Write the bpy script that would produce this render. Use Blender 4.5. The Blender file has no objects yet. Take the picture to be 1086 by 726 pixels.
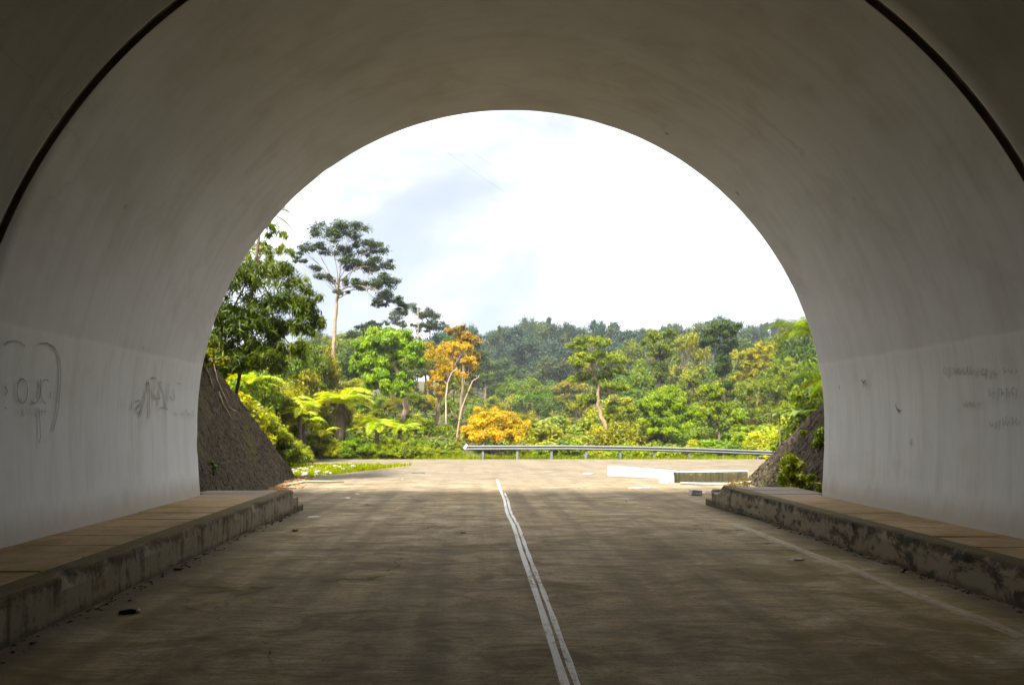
import bpy, math, random
import numpy as np
from mathutils import Vector, noise as mnoise

random.seed(7)
RNG = np.random.default_rng(11)
S = bpy.context.scene
COL = S.collection
R = math.radians
F = 724.0; VPX, VPY = 508.0, 447.0; CAMZ = 1.6      # photo focal length / vanishing point, used to plan positions

def at(px, py, Y):
    return Vector(((px - VPX) / F * Y, Y, CAMZ + (VPY - py) / F * Y))

def sstep(a, b, x):
    t = min(1.0, max(0.0, (x - a) / (b - a)))
    return t * t * (3 - 2 * t)

def lerp_tab(tab, x):
    if x <= tab[0][0]: return tab[0][1]
    for (a, va), (b, vb) in zip(tab, tab[1:]):
        if x <= b:
            t = (x - a) / (b - a)
            return va + (vb - va) * t
    return tab[-1][1]

# ------------------------------------------------------------------ objects
def mesh_data(name, verts, faces, mat=None, smooth=False, var=None):
    me = bpy.data.meshes.new(name)
    me.from_pydata([tuple(v) for v in verts], [], [tuple(f) for f in faces])
    if mat: me.materials.append(mat)
    if smooth: me.polygons.foreach_set('use_smooth', [True] * len(me.polygons))
    if var is not None:
        a = me.attributes.new('var', 'FLOAT', 'POINT'); a.data.foreach_set('value', np.asarray(var, dtype=np.float32))
    me.update()
    return me

def link(name, data, parent=None, loc=None, color=None):
    o = bpy.data.objects.new(name, data)
    COL.objects.link(o)
    if parent: o.parent = parent
    if loc is not None: o.location = loc
    if color is not None: o.color = (*color, 1)
    return o

def obj(name, verts, faces, mat=None, parent=None, smooth=False, color=None, var=None, loc=None):
    return link(name, mesh_data(name, verts, faces, mat, smooth, var), parent, loc, color)

def thing(name, label, cat, loc=(0, 0, 0), rz=0.0, group=None):
    o = bpy.data.objects.new(name, None); o.empty_display_size = .2
    COL.objects.link(o); o.location = loc; o.rotation_euler = (0, 0, rz)
    tag(o, label, cat, group); return o

def tag(o, label=None, cat=None, group=None, kind=None):
    if label: o['label'] = label
    if cat: o['category'] = cat
    if group: o['group'] = group
    if kind: o['kind'] = kind
    return o

class MB:
    def __init__(s): s.v = []; s.f = []
    def box(s, x0, x1, y0, y1, z0, z1, jit=0):
        b = len(s.v)
        for z in (z0, z1):
            for x, y in ((x0, y0), (x1, y0), (x1, y1), (x0, y1)):
                s.v.append((x + random.uniform(-jit, jit), y + random.uniform(-jit, jit), z + random.uniform(-jit, jit)))
        for f in ((3, 2, 1, 0), (4, 5, 6, 7), (0, 1, 5, 4), (1, 2, 6, 5), (2, 3, 7, 6), (3, 0, 4, 7)):
            s.f.append(tuple(b + i for i in f))
        return s
    def tube(s, pts, radii, n=7, cap=True):
        b = len(s.v); pts = [Vector(p) for p in pts]
        if not hasattr(radii, '__len__'): radii = [radii] * len(pts)
        ref = None
        for i, p in enumerate(pts):
            d = (pts[min(i + 1, len(pts) - 1)] - pts[max(i - 1, 0)]).normalized()
            if ref is None: ref = Vector((0, 0, 1)) if abs(d.z) < .9 else Vector((1, 0, 0))
            u = (ref - d * ref.dot(d)).normalized(); ref = u; w = d.cross(u)
            for k in range(n):
                a = 2 * math.pi * k / n
                s.v.append(tuple(p + (u * math.cos(a) + w * math.sin(a)) * radii[i]))
        for i in range(len(pts) - 1):
            for k in range(n):
                k2 = (k + 1) % n
                s.f.append((b + i * n + k, b + i * n + k2, b + (i + 1) * n + k2, b + (i + 1) * n + k))
        if cap:
            s.f.append(tuple(b + k for k in reversed(range(n))))
            s.f.append(tuple(b + (len(pts) - 1) * n + k for k in range(n)))
        return s
    def build(s, name, mat, parent=None, smooth=False, color=None, loc=None):
        return obj(name, s.v, s.f, mat, parent, smooth, color, loc=loc)

def bevel(o, w, seg=2):
    m = o.modifiers.new('bevel', 'BEVEL'); m.width = w; m.segments = seg; m.limit_method = 'ANGLE'; return o

# ------------------------------------------------------------------ node helpers
class NT:
    def __init__(s, name):
        s.m = bpy.data.materials.new(name); s.m.use_nodes = True
        s.t = s.m.node_tree; s.t.nodes.clear()
        s.out = s.n('ShaderNodeOutputMaterial')
    def n(s, typ, **kw):
        nd = s.t.nodes.new(typ)
        for k, v in kw.items():
            if k.startswith('_'): setattr(nd, k[1:], v)
            else: s.put(nd.inputs[k.replace('__', ' ')], v)
        return nd
    def put(s, sock, v):
        if hasattr(v, 'is_output'): s.t.links.new(v, sock)
        elif isinstance(v, (tuple, list)) and len(v) == 3 and sock.type == 'RGBA': sock.default_value = (*v, 1)
        else: sock.default_value = v
    def pos(s): return s.n('ShaderNodeNewGeometry').outputs['Position']
    def xyz(s, v):
        o = s.n('ShaderNodeSeparateXYZ', Vector=v).outputs; return o['X'], o['Y'], o['Z']
    def scale(s, v, sc, loc=(0, 0, 0)):
        return s.n('ShaderNodeMapping', Vector=v, Scale=sc, Location=loc).outputs[0]
    def noise(s, v, scale, detail=6, rough=.6, dist=0.0):
        return s.n('ShaderNodeTexNoise', Vector=v, Scale=scale, Detail=detail, Roughness=rough, Distortion=dist).outputs['Fac']
    def ramp(s, f, stops):
        r = s.n('ShaderNodeValToRGB', Fac=f); e = r.color_ramp.elements
        while len(e) < len(stops): e.new(.5)
        for el, (p, c) in zip(e, stops):
            el.position = p; el.color = (c, c, c, 1) if not isinstance(c, tuple) else (*c, 1)
        return r.outputs['Color']
    def mix(s, f, a, b, mode='MIX'):
        m = s.n('ShaderNodeMix', _data_type='RGBA', _blend_type=mode)
        s.put(m.inputs[0], f); s.put(m.inputs[6], a); s.put(m.inputs[7], b); return m.outputs[2]
    def math(s, op, a, b=0.0, c=None):
        m = s.n('ShaderNodeMath', _operation=op); s.put(m.inputs[0], a); s.put(m.inputs[1], b)
        if c is not None: s.put(m.inputs[2], c)
        return m.outputs[0]
    def band(s, v, a, b):            # smooth 0..1 between a and b
        return s.n('ShaderNodeMapRange', _interpolation_type='SMOOTHSTEP', Value=v, **{'From__Min': a, 'From__Max': b}).outputs[0]
    def surf(s, col, rough=.85, bump=None, bstr=.3, bdist=.02, spec=.3, metal=0.0):
        p = s.n('ShaderNodeBsdfPrincipled'); s.put(p.inputs['Base Color'], col); s.put(p.inputs['Roughness'], rough)
        p.inputs['Specular IOR Level'].default_value = spec; p.inputs['Metallic'].default_value = metal
        if bump is not None:
            b = s.n('ShaderNodeBump', Strength=bstr, Distance=bdist, Height=bump); s.put(p.inputs['Normal'], b.outputs[0])
        s.t.links.new(p.outputs[0], s.out.inputs[0]); return s.m

def simple(name, col, rough=.7, nscale=8.0, amt=.25, metal=0.0, bump=.2):
    t = NT(name); p = t.pos(); n = t.noise(p, nscale, 5)
    c = t.mix(t.ramp(n, [(.3, 0.0), (.7, 1.0)]), tuple(x * (1 - amt) for x in col), tuple(min(1, x * (1 + amt)) for x in col))
    return t.surf(c, rough, n, bump, .01, metal=metal)

# ------------------------------------------------------------------ materials
TCX, TCZ, TR = .535, 1.56, 5.27      # tunnel axis and radius
TEND = 11.5

def mat_lining():
    t = NT('whitewashed_concrete')
    uv = t.n('ShaderNodeUVMap', _uv_map='wall').outputs[0]    # u = metres along axis, v = metres along the arch
    p = t.pos(); x, y, z = t.xyz(p)
    big = t.noise(t.scale(uv, (.35, .35, 1)), 1.0, 6, .6)
    mot = t.noise(t.scale(uv, (1.3, .9, 1)), 1.0, 8, .65, .4)
    streak = t.noise(t.scale(uv, (6, .35, 1)), 1.0, 7, .65, .3)
    fine = t.noise(t.scale(uv, (30, 2.2, 1)), 1.0, 4, .6)
    grain = t.noise(p, 60, 3)
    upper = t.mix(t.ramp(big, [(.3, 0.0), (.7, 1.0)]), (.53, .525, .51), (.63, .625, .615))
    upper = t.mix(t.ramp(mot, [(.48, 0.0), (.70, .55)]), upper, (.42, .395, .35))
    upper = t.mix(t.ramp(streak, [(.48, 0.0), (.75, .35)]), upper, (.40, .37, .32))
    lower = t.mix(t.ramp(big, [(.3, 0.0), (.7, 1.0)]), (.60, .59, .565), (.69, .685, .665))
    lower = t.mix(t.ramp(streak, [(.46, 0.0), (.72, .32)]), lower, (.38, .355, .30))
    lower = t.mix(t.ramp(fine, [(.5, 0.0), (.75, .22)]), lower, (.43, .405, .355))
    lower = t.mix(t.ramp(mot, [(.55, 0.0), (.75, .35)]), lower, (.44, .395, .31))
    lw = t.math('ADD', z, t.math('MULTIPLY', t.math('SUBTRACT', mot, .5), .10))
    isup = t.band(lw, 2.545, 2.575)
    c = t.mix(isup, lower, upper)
    # pale painted rim of the dado
    rim = t.math('MULTIPLY', t.band(lw, 2.49, 2.53), t.math('SUBTRACT', 1.0, t.band(lw, 2.56, 2.60)))
    c = t.mix(t.math('MULTIPLY', rim, .22), c, (.72, .70, .66))
    # splash dirt at the foot
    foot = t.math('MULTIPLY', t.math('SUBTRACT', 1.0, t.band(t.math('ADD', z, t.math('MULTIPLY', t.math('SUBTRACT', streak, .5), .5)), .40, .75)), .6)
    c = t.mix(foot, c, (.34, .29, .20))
    # black specks and rust spots
    vo = t.n('ShaderNodeTexVoronoi', Vector=t.scale(uv, (1.0, .7, 1)), Scale=1.25).outputs['Distance']
    sp = t.math('MULTIPLY', t.math('SUBTRACT', 1.0, t.band(vo, .02, .06)), t.ramp(mot, [(.48, 0.0), (.55, 1.0)]))
    c = t.mix(t.math('MULTIPLY', sp, .7), c, (.08, .06, .04))
    # hairline cracks running along the arch
    ck = t.n('ShaderNodeTexVoronoi', _feature='DISTANCE_TO_EDGE', Vector=t.scale(t.n('ShaderNodeVectorMath', _operation='ADD').outputs[0], (1, 1, 1)), Scale=.35)
    add = [n for n in t.t.nodes if n.type == 'VECT_MATH'][-1]
    t.put(add.inputs[0], uv)
    wv = t.n('ShaderNodeTexNoise', Vector=uv, Scale=1.5, Detail=6.0).outputs['Color']
    sc = t.n('ShaderNodeVectorMath', _operation='SCALE'); t.put(sc.inputs[0], wv); sc.inputs['Scale'].default_value = .9
    t.put(add.inputs[1], sc.outputs[0])
    cr = t.math('MULTIPLY', t.math('SUBTRACT', 1.0, t.band(ck.outputs['Distance'], .001, .008)), t.ramp(big, [(.55, 0.0), (.68, .22)]))
    c = t.mix(t.math('MULTIPLY', cr, isup), c, (.14, .12, .10))
    c = t.mix(t.math('SUBTRACT', 1.0, t.band(y, 6.40, 6.55)), c, t.mix(1.0, c, (.58, .58, .54), 'MULTIPLY'))    # darker lining on the camera side of the joint
    h = t.math('ADD', t.math('MULTIPLY', mot, .6), t.math('MULTIPLY', grain, .12))
    h = t.math('ADD', h, t.math('MULTIPLY', streak, .15))
    return t.surf(c, .85, h, .22, .03, .25)

def mat_road():
    t = NT('road_concrete'); p = t.pos(); x, y, z = t.xyz(p)
    big = t.noise(p, .35, 6, .6, .5)
    mid = t.noise(t.scale(p, (1, 1.6, 1)), 1.1, 8, .7, .8)
    st = t.noise(t.scale(p, (1.25, 3.0, 1), (3, 1, 0)), 1.0, 11, .78, 1.2)
    st2 = t.noise(t.scale(p, (2.6, 30, 1)), 1.0, 7, .75)
    tyre = t.noise(t.scale(p, (2.3, .10, 1)), 1.0, 4, .5)
    gr = t.noise(p, 90, 3); pit = t.noise(p, 28, 6, .75)
    c = t.mix(t.ramp(big, [(.3, 0.0), (.7, 1.0)]), (.30, .215, .105), (.50, .395, .24))
    c = t.mix(t.ramp(st, [(.44, 0.0), (.62, .65)]), c, (.125, .090, .044))
    c = t.mix(t.ramp(st, [(.28, .6), (.46, 0.0)]), c, (.56, .46, .31))
    c = t.mix(t.ramp(mid, [(.50, 0.0), (.62, .7)]), c, (.125, .088, .040))
    c = t.mix(t.ramp(mid, [(.32, .75), (.45, 0.0)]), c, (.55, .455, .31))
    c = t.mix(t.ramp(st2, [(.46, 0.0), (.66, .55)]), c, (.10, .078, .048))
    c = t.mix(t.ramp(tyre, [(.46, 0.0), (.66, .55)]), c, (.11, .085, .05))
    c = t.mix(t.ramp(pit, [(.54, 0.0), (.64, .6)]), c, (.085, .065, .04))
    ov = t.n('ShaderNodeTexVoronoi', Vector=t.scale(p, (.9, .6, 1)), Scale=1.0).outputs['Distance']
    spot = t.math('MULTIPLY', t.math('SUBTRACT', 1.0, t.band(t.math('ADD', ov, t.math('MULTIPLY', t.math('SUBTRACT', pit, .5), .25)), .05, .22)), t.ramp(big, [(.45, 0.0), (.55, .5)]))
    c = t.mix(spot, c, (.06, .048, .032))
    wv = t.n('ShaderNodeTexNoise', Vector=p, Scale=1.1, Detail=6.0).outputs['Color']
    va_ = t.n('ShaderNodeVectorMath', _operation='MULTIPLY_ADD'); t.put(va_.inputs[0], wv); va_.inputs[1].default_value = (1.3, 1.3, 0); t.put(va_.inputs[2], p)
    ck = t.n('ShaderNodeTexVoronoi', _feature='DISTANCE_TO_EDGE', Vector=va_.outputs[0], Scale=.22).outputs['Distance']
    c = t.mix(t.math('MULTIPLY', t.math('SUBTRACT', 1.0, t.band(ck, .001, .005)), t.ramp(mid, [(.46, 0.0), (.54, .7)])), c, (.05, .04, .028))
    edge = t.math('MULTIPLY', t.math('MAXIMUM', t.band(x, 1.5, 4.6), t.math('SUBTRACT', 1.0, t.band(x, -3.4, -1.8))), t.math('SUBTRACT', 1.0, t.band(y, 8.0, 13.0)))
    c = t.mix(t.math('MULTIPLY', edge, t.ramp(mid, [(.38, 0.0), (.58, .6)])), c, (.20, .145, .030))
    # road beyond the tunnel, colour darkened to offset the stronger daylight there
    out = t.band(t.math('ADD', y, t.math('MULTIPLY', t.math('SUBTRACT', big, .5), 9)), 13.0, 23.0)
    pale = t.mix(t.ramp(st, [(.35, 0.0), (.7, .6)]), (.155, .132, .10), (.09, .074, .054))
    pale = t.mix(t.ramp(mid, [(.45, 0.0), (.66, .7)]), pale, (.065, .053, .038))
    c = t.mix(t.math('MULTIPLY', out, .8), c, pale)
    # joints every 4.8 m and a gutter of dirt beside the kerbs
    fy = t.math('ABSOLUTE', t.math('SUBTRACT', t.math('MODULO', t.math('ADD', t.math('ADD', y, 100.0 - 6.1 + 2.4 - 1.6), t.math('MULTIPLY', t.math('SUBTRACT', st, .5), .05)), 4.8), 2.4))
    j = t.math('SUBTRACT', 1.0, t.band(fy, .008, .03))
    c = t.mix(t.math('MULTIPLY', j, t.ramp(big, [(.35, .35), (.6, .9)])), c, (.07, .055, .04))
    jl = t.math('SUBTRACT', 1.0, t.band(fy, .05, .35))
    c = t.mix(t.math('MULTIPLY', t.math('MULTIPLY', jl, st), .5), c, (.15, .12, .075))
    gl = t.math('SUBTRACT', 1.0, t.band(t.math('ADD', t.math('ADD', x, 3.36), t.math('MULTIPLY', big, -.5)), -.15, .55))
    gk = t.band(t.math('ADD', x, t.math('MULTIPLY', big, .5)), 4.35, 4.85)
    g = t.math('MULTIPLY', t.math('MAXIMUM', gl, gk), t.math('SUBTRACT', 1.0, t.band(y, 12.0, 16.0)))
    c = t.mix(t.math('MULTIPLY', g, .75), c, (.095, .075, .05))
    h = t.math('ADD', t.math('MULTIPLY', st, .6), t.math('ADD', t.math('MULTIPLY', gr, .15), t.math('MULTIPLY', pit, .5)))
    h = t.math('SUBTRACT', h, t.math('MULTIPLY', j, .5))
    rough = t.ramp(st, [(.3, .95), (.7, .8)])
    return t.surf(c, rough, h, .35, .02, .12)

def mat_kerb(name, base, dark, rust=(.24, .13, .05), damp=1.0, blotch=0.0):
    t = NT(name); p = t.pos(); x, y, z = t.xyz(p)
    dr = t.noise(t.scale(p, (9, 9, 1.1)), 1.0, 9, .75, .6)
    big = t.noise(p, 1.1, 6, .65)
    bl = t.noise(p, 6, 9, .75, .5)
    c = t.mix(t.ramp(big, [(.3, 0.0), (.7, 1.0)]), tuple(v * .75 for v in base), base)
    c = t.mix(t.ramp(bl, [(.50, 0.0), (.62, .6 * damp)]), c, rust)
    bt = t.noise(t.scale(p, (3.0, 3.0, 4.5)), 1.0, 10, .72, .6)
    dm = t.math('ADD', t.math('MULTIPLY', dr, 1 - blotch), t.math('MULTIPLY', bt, blotch))
    c = t.mix(t.ramp(dm, [(.50, 0.0), (.57, .82 * damp)]), c, dark)
    top = t.band(t.math('ADD', z, t.math('MULTIPLY', t.math('SUBTRACT', bl, .5), .6)), .25, .34)
    c = t.mix(t.math('MULTIPLY', top, .75 * damp), c, tuple(v * .8 for v in dark))
    c = t.mix(t.math('MULTIPLY', t.band(z, .345, .366), t.ramp(bt, [(.40, .35), (.60, .9)])), c, (.14, .11, .045))
    bot = t.math('SUBTRACT', 1.0, t.band(t.math('ADD', z, t.math('MULTIPLY', t.math('SUBTRACT', bl, .5), .3)), .0, .08))
    c = t.mix(t.math('MULTIPLY', bot, .7), c, (.045, .04, .02))
    mo = t.noise(p, 2.3, 6, .7)
    c = t.mix(t.ramp(mo, [(.58, 0.0), (.70, .5)]), c, (.13, .12, .03))
    return t.surf(c, .92, t.math('ADD', bl, t.math('MULTIPLY', dr, .15)), .4, .015, .12)

def mat_slab():
    t = NT('walkway_slab'); p = t.pos(); x, y, z = t.xyz(p)
    big = t.noise(t.scale(p, (.7, 1.6, 1)), 1.0, 7, .65, .4); f = t.noise(p, 7, 7, .7); gr = t.noise(p, 70, 3)
    c = t.mix(t.ramp(big, [(.3, 0.0), (.7, 1.0)]), (.26, .17, .08), (.41, .29, .155))
    c = t.mix(t.ramp(f, [(.52, 0.0), (.70, .6)]), c, (.14, .095, .045))
    mo = t.noise(p, 1.4, 6, .7)
    c = t.mix(t.ramp(mo, [(.50, 0.0), (.64, .6)]), c, (.17, .135, .03))
    c = t.mix(t.math('MULTIPLY', t.band(y, 10.8, 12.0), .7), c, t.mix(f, (.17, .155, .13), (.25, .23, .20)))
    return t.surf(c, .88, t.math('ADD', f, t.math('MULTIPLY', gr, .2)), .4, .02, .2)

def mat_stone():
    t = NT('mossy_masonry'); p = t.pos(); x, y, z = t.xyz(p)
    wv = t.n('ShaderNodeTexNoise', Vector=p, Scale=1.2, Detail=4.0).outputs['Color']
    v = t.n('ShaderNodeVectorMath', _operation='MULTIPLY_ADD'); t.put(v.inputs[0], wv); v.inputs[1].default_value = (.5, .5, .5); t.put(v.inputs[2], p)
    vo = t.n('ShaderNodeTexVoronoi', _feature='DISTANCE_TO_EDGE', Vector=v.outputs[0], Scale=2.9).outputs['Distance']
    vc = t.n('ShaderNodeTexVoronoi', Vector=v.outputs[0], Scale=2.9).outputs['Color']
    big = t.noise(p, .7, 6, .65); f = t.noise(p, 9, 8, .75); f2 = t.noise(p, 22, 6, .75)
    hv = t.n('ShaderNodeSeparateColor', Color=vc).outputs[0]
    c = t.mix(hv, (.050, .037, .024), (.088, .068, .047))
    c = t.mix(t.ramp(f, [(.45, 0.0), (.62, .8)]), c, (.017, .013, .008))
    c = t.mix(t.ramp(f2, [(.53, 0.0), (.62, .85)]), c, (.155, .122, .086))
    c = t.mix(t.math('MULTIPLY', t.math('SUBTRACT', 1.0, t.band(vo, .0, .06)), .7), c, (.05, .04, .025))
    ms = t.math('MULTIPLY', t.ramp(big, [(.50, 0.0), (.64, .6)]), t.ramp(f, [(.40, 0.0), (.55, 1.0)]))
    c = t.mix(ms, c, (.085, .085, .016))
    h = t.math('ADD', t.math('MULTIPLY', t.band(vo, 0, .12), .6), t.math('ADD', f, t.math('MULTIPLY', f2, .5)))
    return t.surf(c, .95, h, .7, .05, .12)

def mat_ground():
    t = NT('hill_soil'); p = t.pos(); n = t.noise(p, .4, 8, .7); f = t.noise(p, 5, 6, .7)
    c = t.mix(t.ramp(n, [(.4, 0.0), (.6, 1.0)]), (.055, .075, .02), (.10, .075, .04))
    c = t.mix(t.ramp(f, [(.4, 0.0), (.6, .5)]), c, (.03, .04, .012))
    return t.surf(c, .95, f, .7, .08, .1)

def mat_leaf(name='leaf', gloss=.012, trans=.38):
    t = NT(name)
    oc = t.n('ShaderNodeObjectInfo').outputs['Color']
    va = t.n('ShaderNodeAttribute', _attribute_name='var').outputs['Fac']
    pn = t.noise(t.pos(), .8, 3)
    hue = t.math('MULTIPLY_ADD', va, -.045, .522)
    val = t.math('MULTIPLY_ADD', va, .60, .21)
    hue = t.math('ADD', hue, t.math('MULTIPLY', t.math('SUBTRACT', pn, .5), .06))
    hs = t.n('ShaderNodeHueSaturation', Hue=hue, Saturation=1.22, Value=val, Color=oc).outputs[0]
    d = t.n('ShaderNodeBsdfDiffuse', Color=hs)
    tr = t.n('ShaderNodeBsdfTranslucent', Color=t.mix(.5, hs, t.mix(1.0, hs, (1.5, 1.35, .6), 'MULTIPLY')))
    m1 = t.n('ShaderNodeMixShader', Fac=trans); t.put(m1.inputs[1], d.outputs[0]); t.put(m1.inputs[2], tr.outputs[0])
    g = t.n('ShaderNodeBsdfGlossy', Color=(.9, .95, .9), Roughness=.45)
    fr = t.n('ShaderNodeFresnel', IOR=1.35).outputs[0]
    m2 = t.n('ShaderNodeMixShader', Fac=t.math('MULTIPLY', fr, gloss * 6)); t.put(m2.inputs[1], m1.outputs[0]); t.put(m2.inputs[2], g.outputs[0])
    t.t.links.new(m2.outputs[0], t.out.inputs[0]); return t.m

def mat_bark(name, a, b):
    t = NT(name); p = t.pos(); n = t.noise(t.scale(p, (5, 5, 1.2)), 1.0, 7, .7); f = t.noise(p, 2, 4)
    c = t.mix(t.ramp(n, [(.35, 0.0), (.65, 1.0)]), a, b)
    c = t.mix(t.ramp(f, [(.55, 0.0), (.7, .4)]), c, tuple(v * .5 for v in a))
    return t.surf(c, .9, n, .7, .05, .1)

def mat_line(name, col, worn, wear=(.50, .62), yfade=None):
    t = NT(name); p = t.pos(); n = t.noise(p, 14, 8, .75); b = t.noise(t.scale(p, (8, .8, 1)), 1.0, 6, .7)
    c = t.mix(t.ramp(t.math('MULTIPLY_ADD', n, .5, t.math('MULTIPLY', b, .5)), [(wear[0], 0.0), (wear[1], 1.0)]), col, worn)
    return t.surf(c, .8, n, .2, .01, .2)

M_LIN = mat_lining(); M_ROAD = mat_road(); M_STONE = mat_stone(); M_SLAB = mat_slab(); M_GROUND = mat_ground()
M_KL = mat_kerb('kerb_concrete_pale', (.25, .21, .145), (.055, .043, .024), damp=.9, blotch=.35)
M_KR = mat_kerb('kerb_concrete_black_mould', (.24, .20, .14), (.02, .02, .012), damp=1.0, blotch=.8)
M_LEAF = mat_leaf()
M_BARK = mat_bark('bark_brown', (.12, .085, .055), (.24, .18, .125))
M_BARKP = mat_bark('bark_pale', (.28, .235, .18), (.42, .365, .285))
M_BARKD = mat_bark('bark_dark', (.06, .045, .03), (.11, .085, .06))
M_BARKT = mat_bark('bark_tan', (.24, .16, .10), (.38, .27, .18))
M_WHITE = simple('white_paint', (.44, .43, .40), .7, 9, .3)
M_PATCH = simple('rubble_concrete', (.34, .29, .22), .9, 12, .3)
M_STEEL = simple('galvanised_steel', (.17, .175, .17), .6, 3, .15, metal=.55, bump=.05)
M_SEAL = simple('joint_sealant', (.15, .11, .075), .8, 6, .4)
M_GAP = simple('joint_gap', (.13, .10, .075), .95, 6, .3)
M_PENCIL = simple('charcoal_mark', (.19, .185, .175), .9, 10, .3, bump=0)
M_PENCILF = simple('faded_mark', (.33, .32, .30), .9, 10, .2, bump=0)
M_LITTER = simple('paper_litter', (.72, .70, .66), .8, 20, .2)
M_DARKL = simple('dark_litter', (.025, .022, .02), .5, 20, .3)
M_WOOD = simple('dry_stick', (.36, .27, .16), .9, 15, .3)
M_DRYLEAF = simple('dry_leaf', (.26, .15, .07), .9, 25, .5)
M_RUBBLE = simple('crumbled_concrete', (.16, .13, .09), .95, 20, .4)
M_CABLE = simple('cable_grey', (.62, .63, .65), .7, 20, .1, bump=0)

# ------------------------------------------------------------------ ground heights
RZ = [(-130, 0), (10.5, 0), (13.5, -.10), (20, -.20), (30, -.33), (37, -.42), (60, -.6)]
def road_z(y): return lerp_tab(RZ, y)
CEN = [(37.5, -.5), (40, -1.2), (46, -3.0), (56, -4.2), (75, -3.2), (100, 0), (125, 4.0), (150, 8.5), (180, 12), (240, 13)]
LFT = [(37, -.45), (39, -.35), (44, .5), (54, 1.5), (68, 3.0), (85, 4.5), (110, 6), (150, 9), (180, 12), (240, 13)]
def spur(x, y):
    h = -9.0
    if y < 24:
        e = x + 6.98
        if x < -6.98: h = max(h, min((22.3 - y) * .53, 5.4) - .25 + max(0, -e) * .42 * sstep(24, 17, y))
        if x > 8.35: h = max(h, min((20.1 - y) * .43, 3.5) - .25 + max(0, x - 8.35) * .40 * sstep(23, 15, y))
    return h
def ground_z(x, y):
    if y < 37: base = road_z(y) - .10
    else:
        w = sstep(-2, 8, x)
        base = lerp_tab(LFT, y) * (1 - w) + lerp_tab(CEN, y) * w - .10 * (y < 38)
        if x < -14 and y > 38: base += (-14 - x) * .06
        if x > 24 and y > 42: base += (x - 24) * .07
    if x < -9 and 23 < y < 37: base += (-9 - x) * .05
    s = spur(x, y)
    if y < 24 and not (-6.98 <= x <= 8.35): base = max(base, s)
    if abs(x) > 12 or y > 42:
        base += .5 * mnoise.noise(Vector((x * .12, y * .12, 3.1)))
    return base

def axis(parts):
    out = []
    for a, b, st in parts:
        n = max(1, int(round((b - a) / st))); out += [a + (b - a) * i / n for i in range(n)]
    return out + [parts[-1][1]]
gx = axis([(-190, -40, 10), (-40, -12, 2), (-12, 14, .65), (14, 40, 2), (40, 190, 10)])
gy = axis([(-130, 8, 6), (8, 40, .8), (40, 70, 2), (70, 160, 5), (160, 240, 10)])
gv = [(x, y, ground_z(x, y)) for y in gy for x in gx]
nx = len(gx)
gf = [(j * nx + i, j * nx + i + 1, (j + 1) * nx + i + 1, (j + 1) * nx + i) for j in range(len(gy) - 1) for i in range(nx - 1)]
o = obj('ground', gv, gf, M_GROUND, smooth=True); tag(o, kind='structure')

# hill over the tunnel (behind the portal)
hv, hf = [], []
hxs = [-60, -40, -25, -16, -10, -7, -4, 0, 4, 8, 11, 17, 26, 42, 60]; hys = [11.2, 9, 5, 0, -8, -18, -30, -60, -100]
for y in hys:
    for x in hxs:
        d = abs(x - TCX)
        top = 8.0 + (11.2 - y) * .25 * sstep(0, 14, 11.2 - y + 4)
        hv.append((x, y, top + (d - 8) * .18 if d > 8 else top))
for j in range(len(hys) - 1):
    for i in range(len(hxs) - 1):
        a = j * len(hxs) + i; hf.append((a, a + 1, a + 1 + len(hxs), a + len(hxs)))
tag(obj('hillside', hv, hf, M_GROUND, smooth=True), kind='structure')

# ------------------------------------------------------------------ roads
def xl(y): return lerp_tab([(-130, -3.42), (13.0, -3.42), (13.3, -5.3), (21.8, -6.1), (22.6, -5.6), (24.5, -5.0), (27, -4.1), (29.5, -3.3), (31, -3.0)], y)
def xr(y): return lerp_tab([(-130, 4.72), (13.9, 4.72), (14.2, 6.9), (20.0, 8.05), (20.4, 9.0), (31, 9.0)], y)
rows = axis([(-100, -2, 4), (-2, 31, .25)]); nc = 34
rv = []
for y in rows:
    for i in range(nc + 1):
        x = xl(y) + (xr(y) - xl(y)) * i / nc
        rv.append((x, y, road_z(y)))
rf = [(j * (nc + 1) + i, j * (nc + 1) + i + 1, (j + 1) * (nc + 1) + i + 1, (j + 1) * (nc + 1) + i) for j in range(len(rows) - 1) for i in range(nc)]
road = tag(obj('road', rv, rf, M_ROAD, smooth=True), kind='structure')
cv, cf = [], []
def patch(x0, x1, y0, y1, n=40, m=14):
    b = len(cv)
    for j in range(m + 1):
        for i in range(n + 1):
            y = y0 + (y1 - y0) * j / m; cv.append((x0 + (x1 - x0) * i / n, y, road_z(y)))
    for j in range(m):
        for i in range(n):
            a = b + j * (n + 1) + i; cf.append((a, a + 1, a + n + 2, a + n + 1))
patch(-60, 60, 31.0, 36.8); patch(9.0, 60, 20.4, 31.0)
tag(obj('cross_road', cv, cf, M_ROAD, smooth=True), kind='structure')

def strip(name, pts, widths, mat, parent, dz=.004, fn=road_z):
    v, f = [], []
    for (x, y), w in zip(pts, widths):
        v += [(x - w / 2, y, fn(y) + dz), (x + w / 2, y, fn(y) + dz)]
    for i in range(len(pts) - 1): f.append((2 * i, 2 * i + 1, 2 * i + 3, 2 * i + 2))
    return obj(name, v, f, mat, parent)
M_L1 = mat_line('centre_line_paint', (.80, .78, .73), (.24, .19, .13), (.50, .62))
M_L2 = mat_line('edge_line_paint', (.44, .36, .24), (.20, .155, .095), (.42, .60))
ys = axis([(-3, 21.5, .25)])
def clx(y):
    return .565 + .035 * sstep(8, 20, y) - .022 * math.exp(-((y - 12.2) / 1.4) ** 2) + .004 * math.sin(y * 1.3) + .008 * math.exp(-((y - 15) / .9) ** 2)
strip('centre_line', [(clx(y) - .038, y) for y in ys], [.056 + .004 * math.sin(y * 5) for y in ys], M_L1, road)
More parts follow.
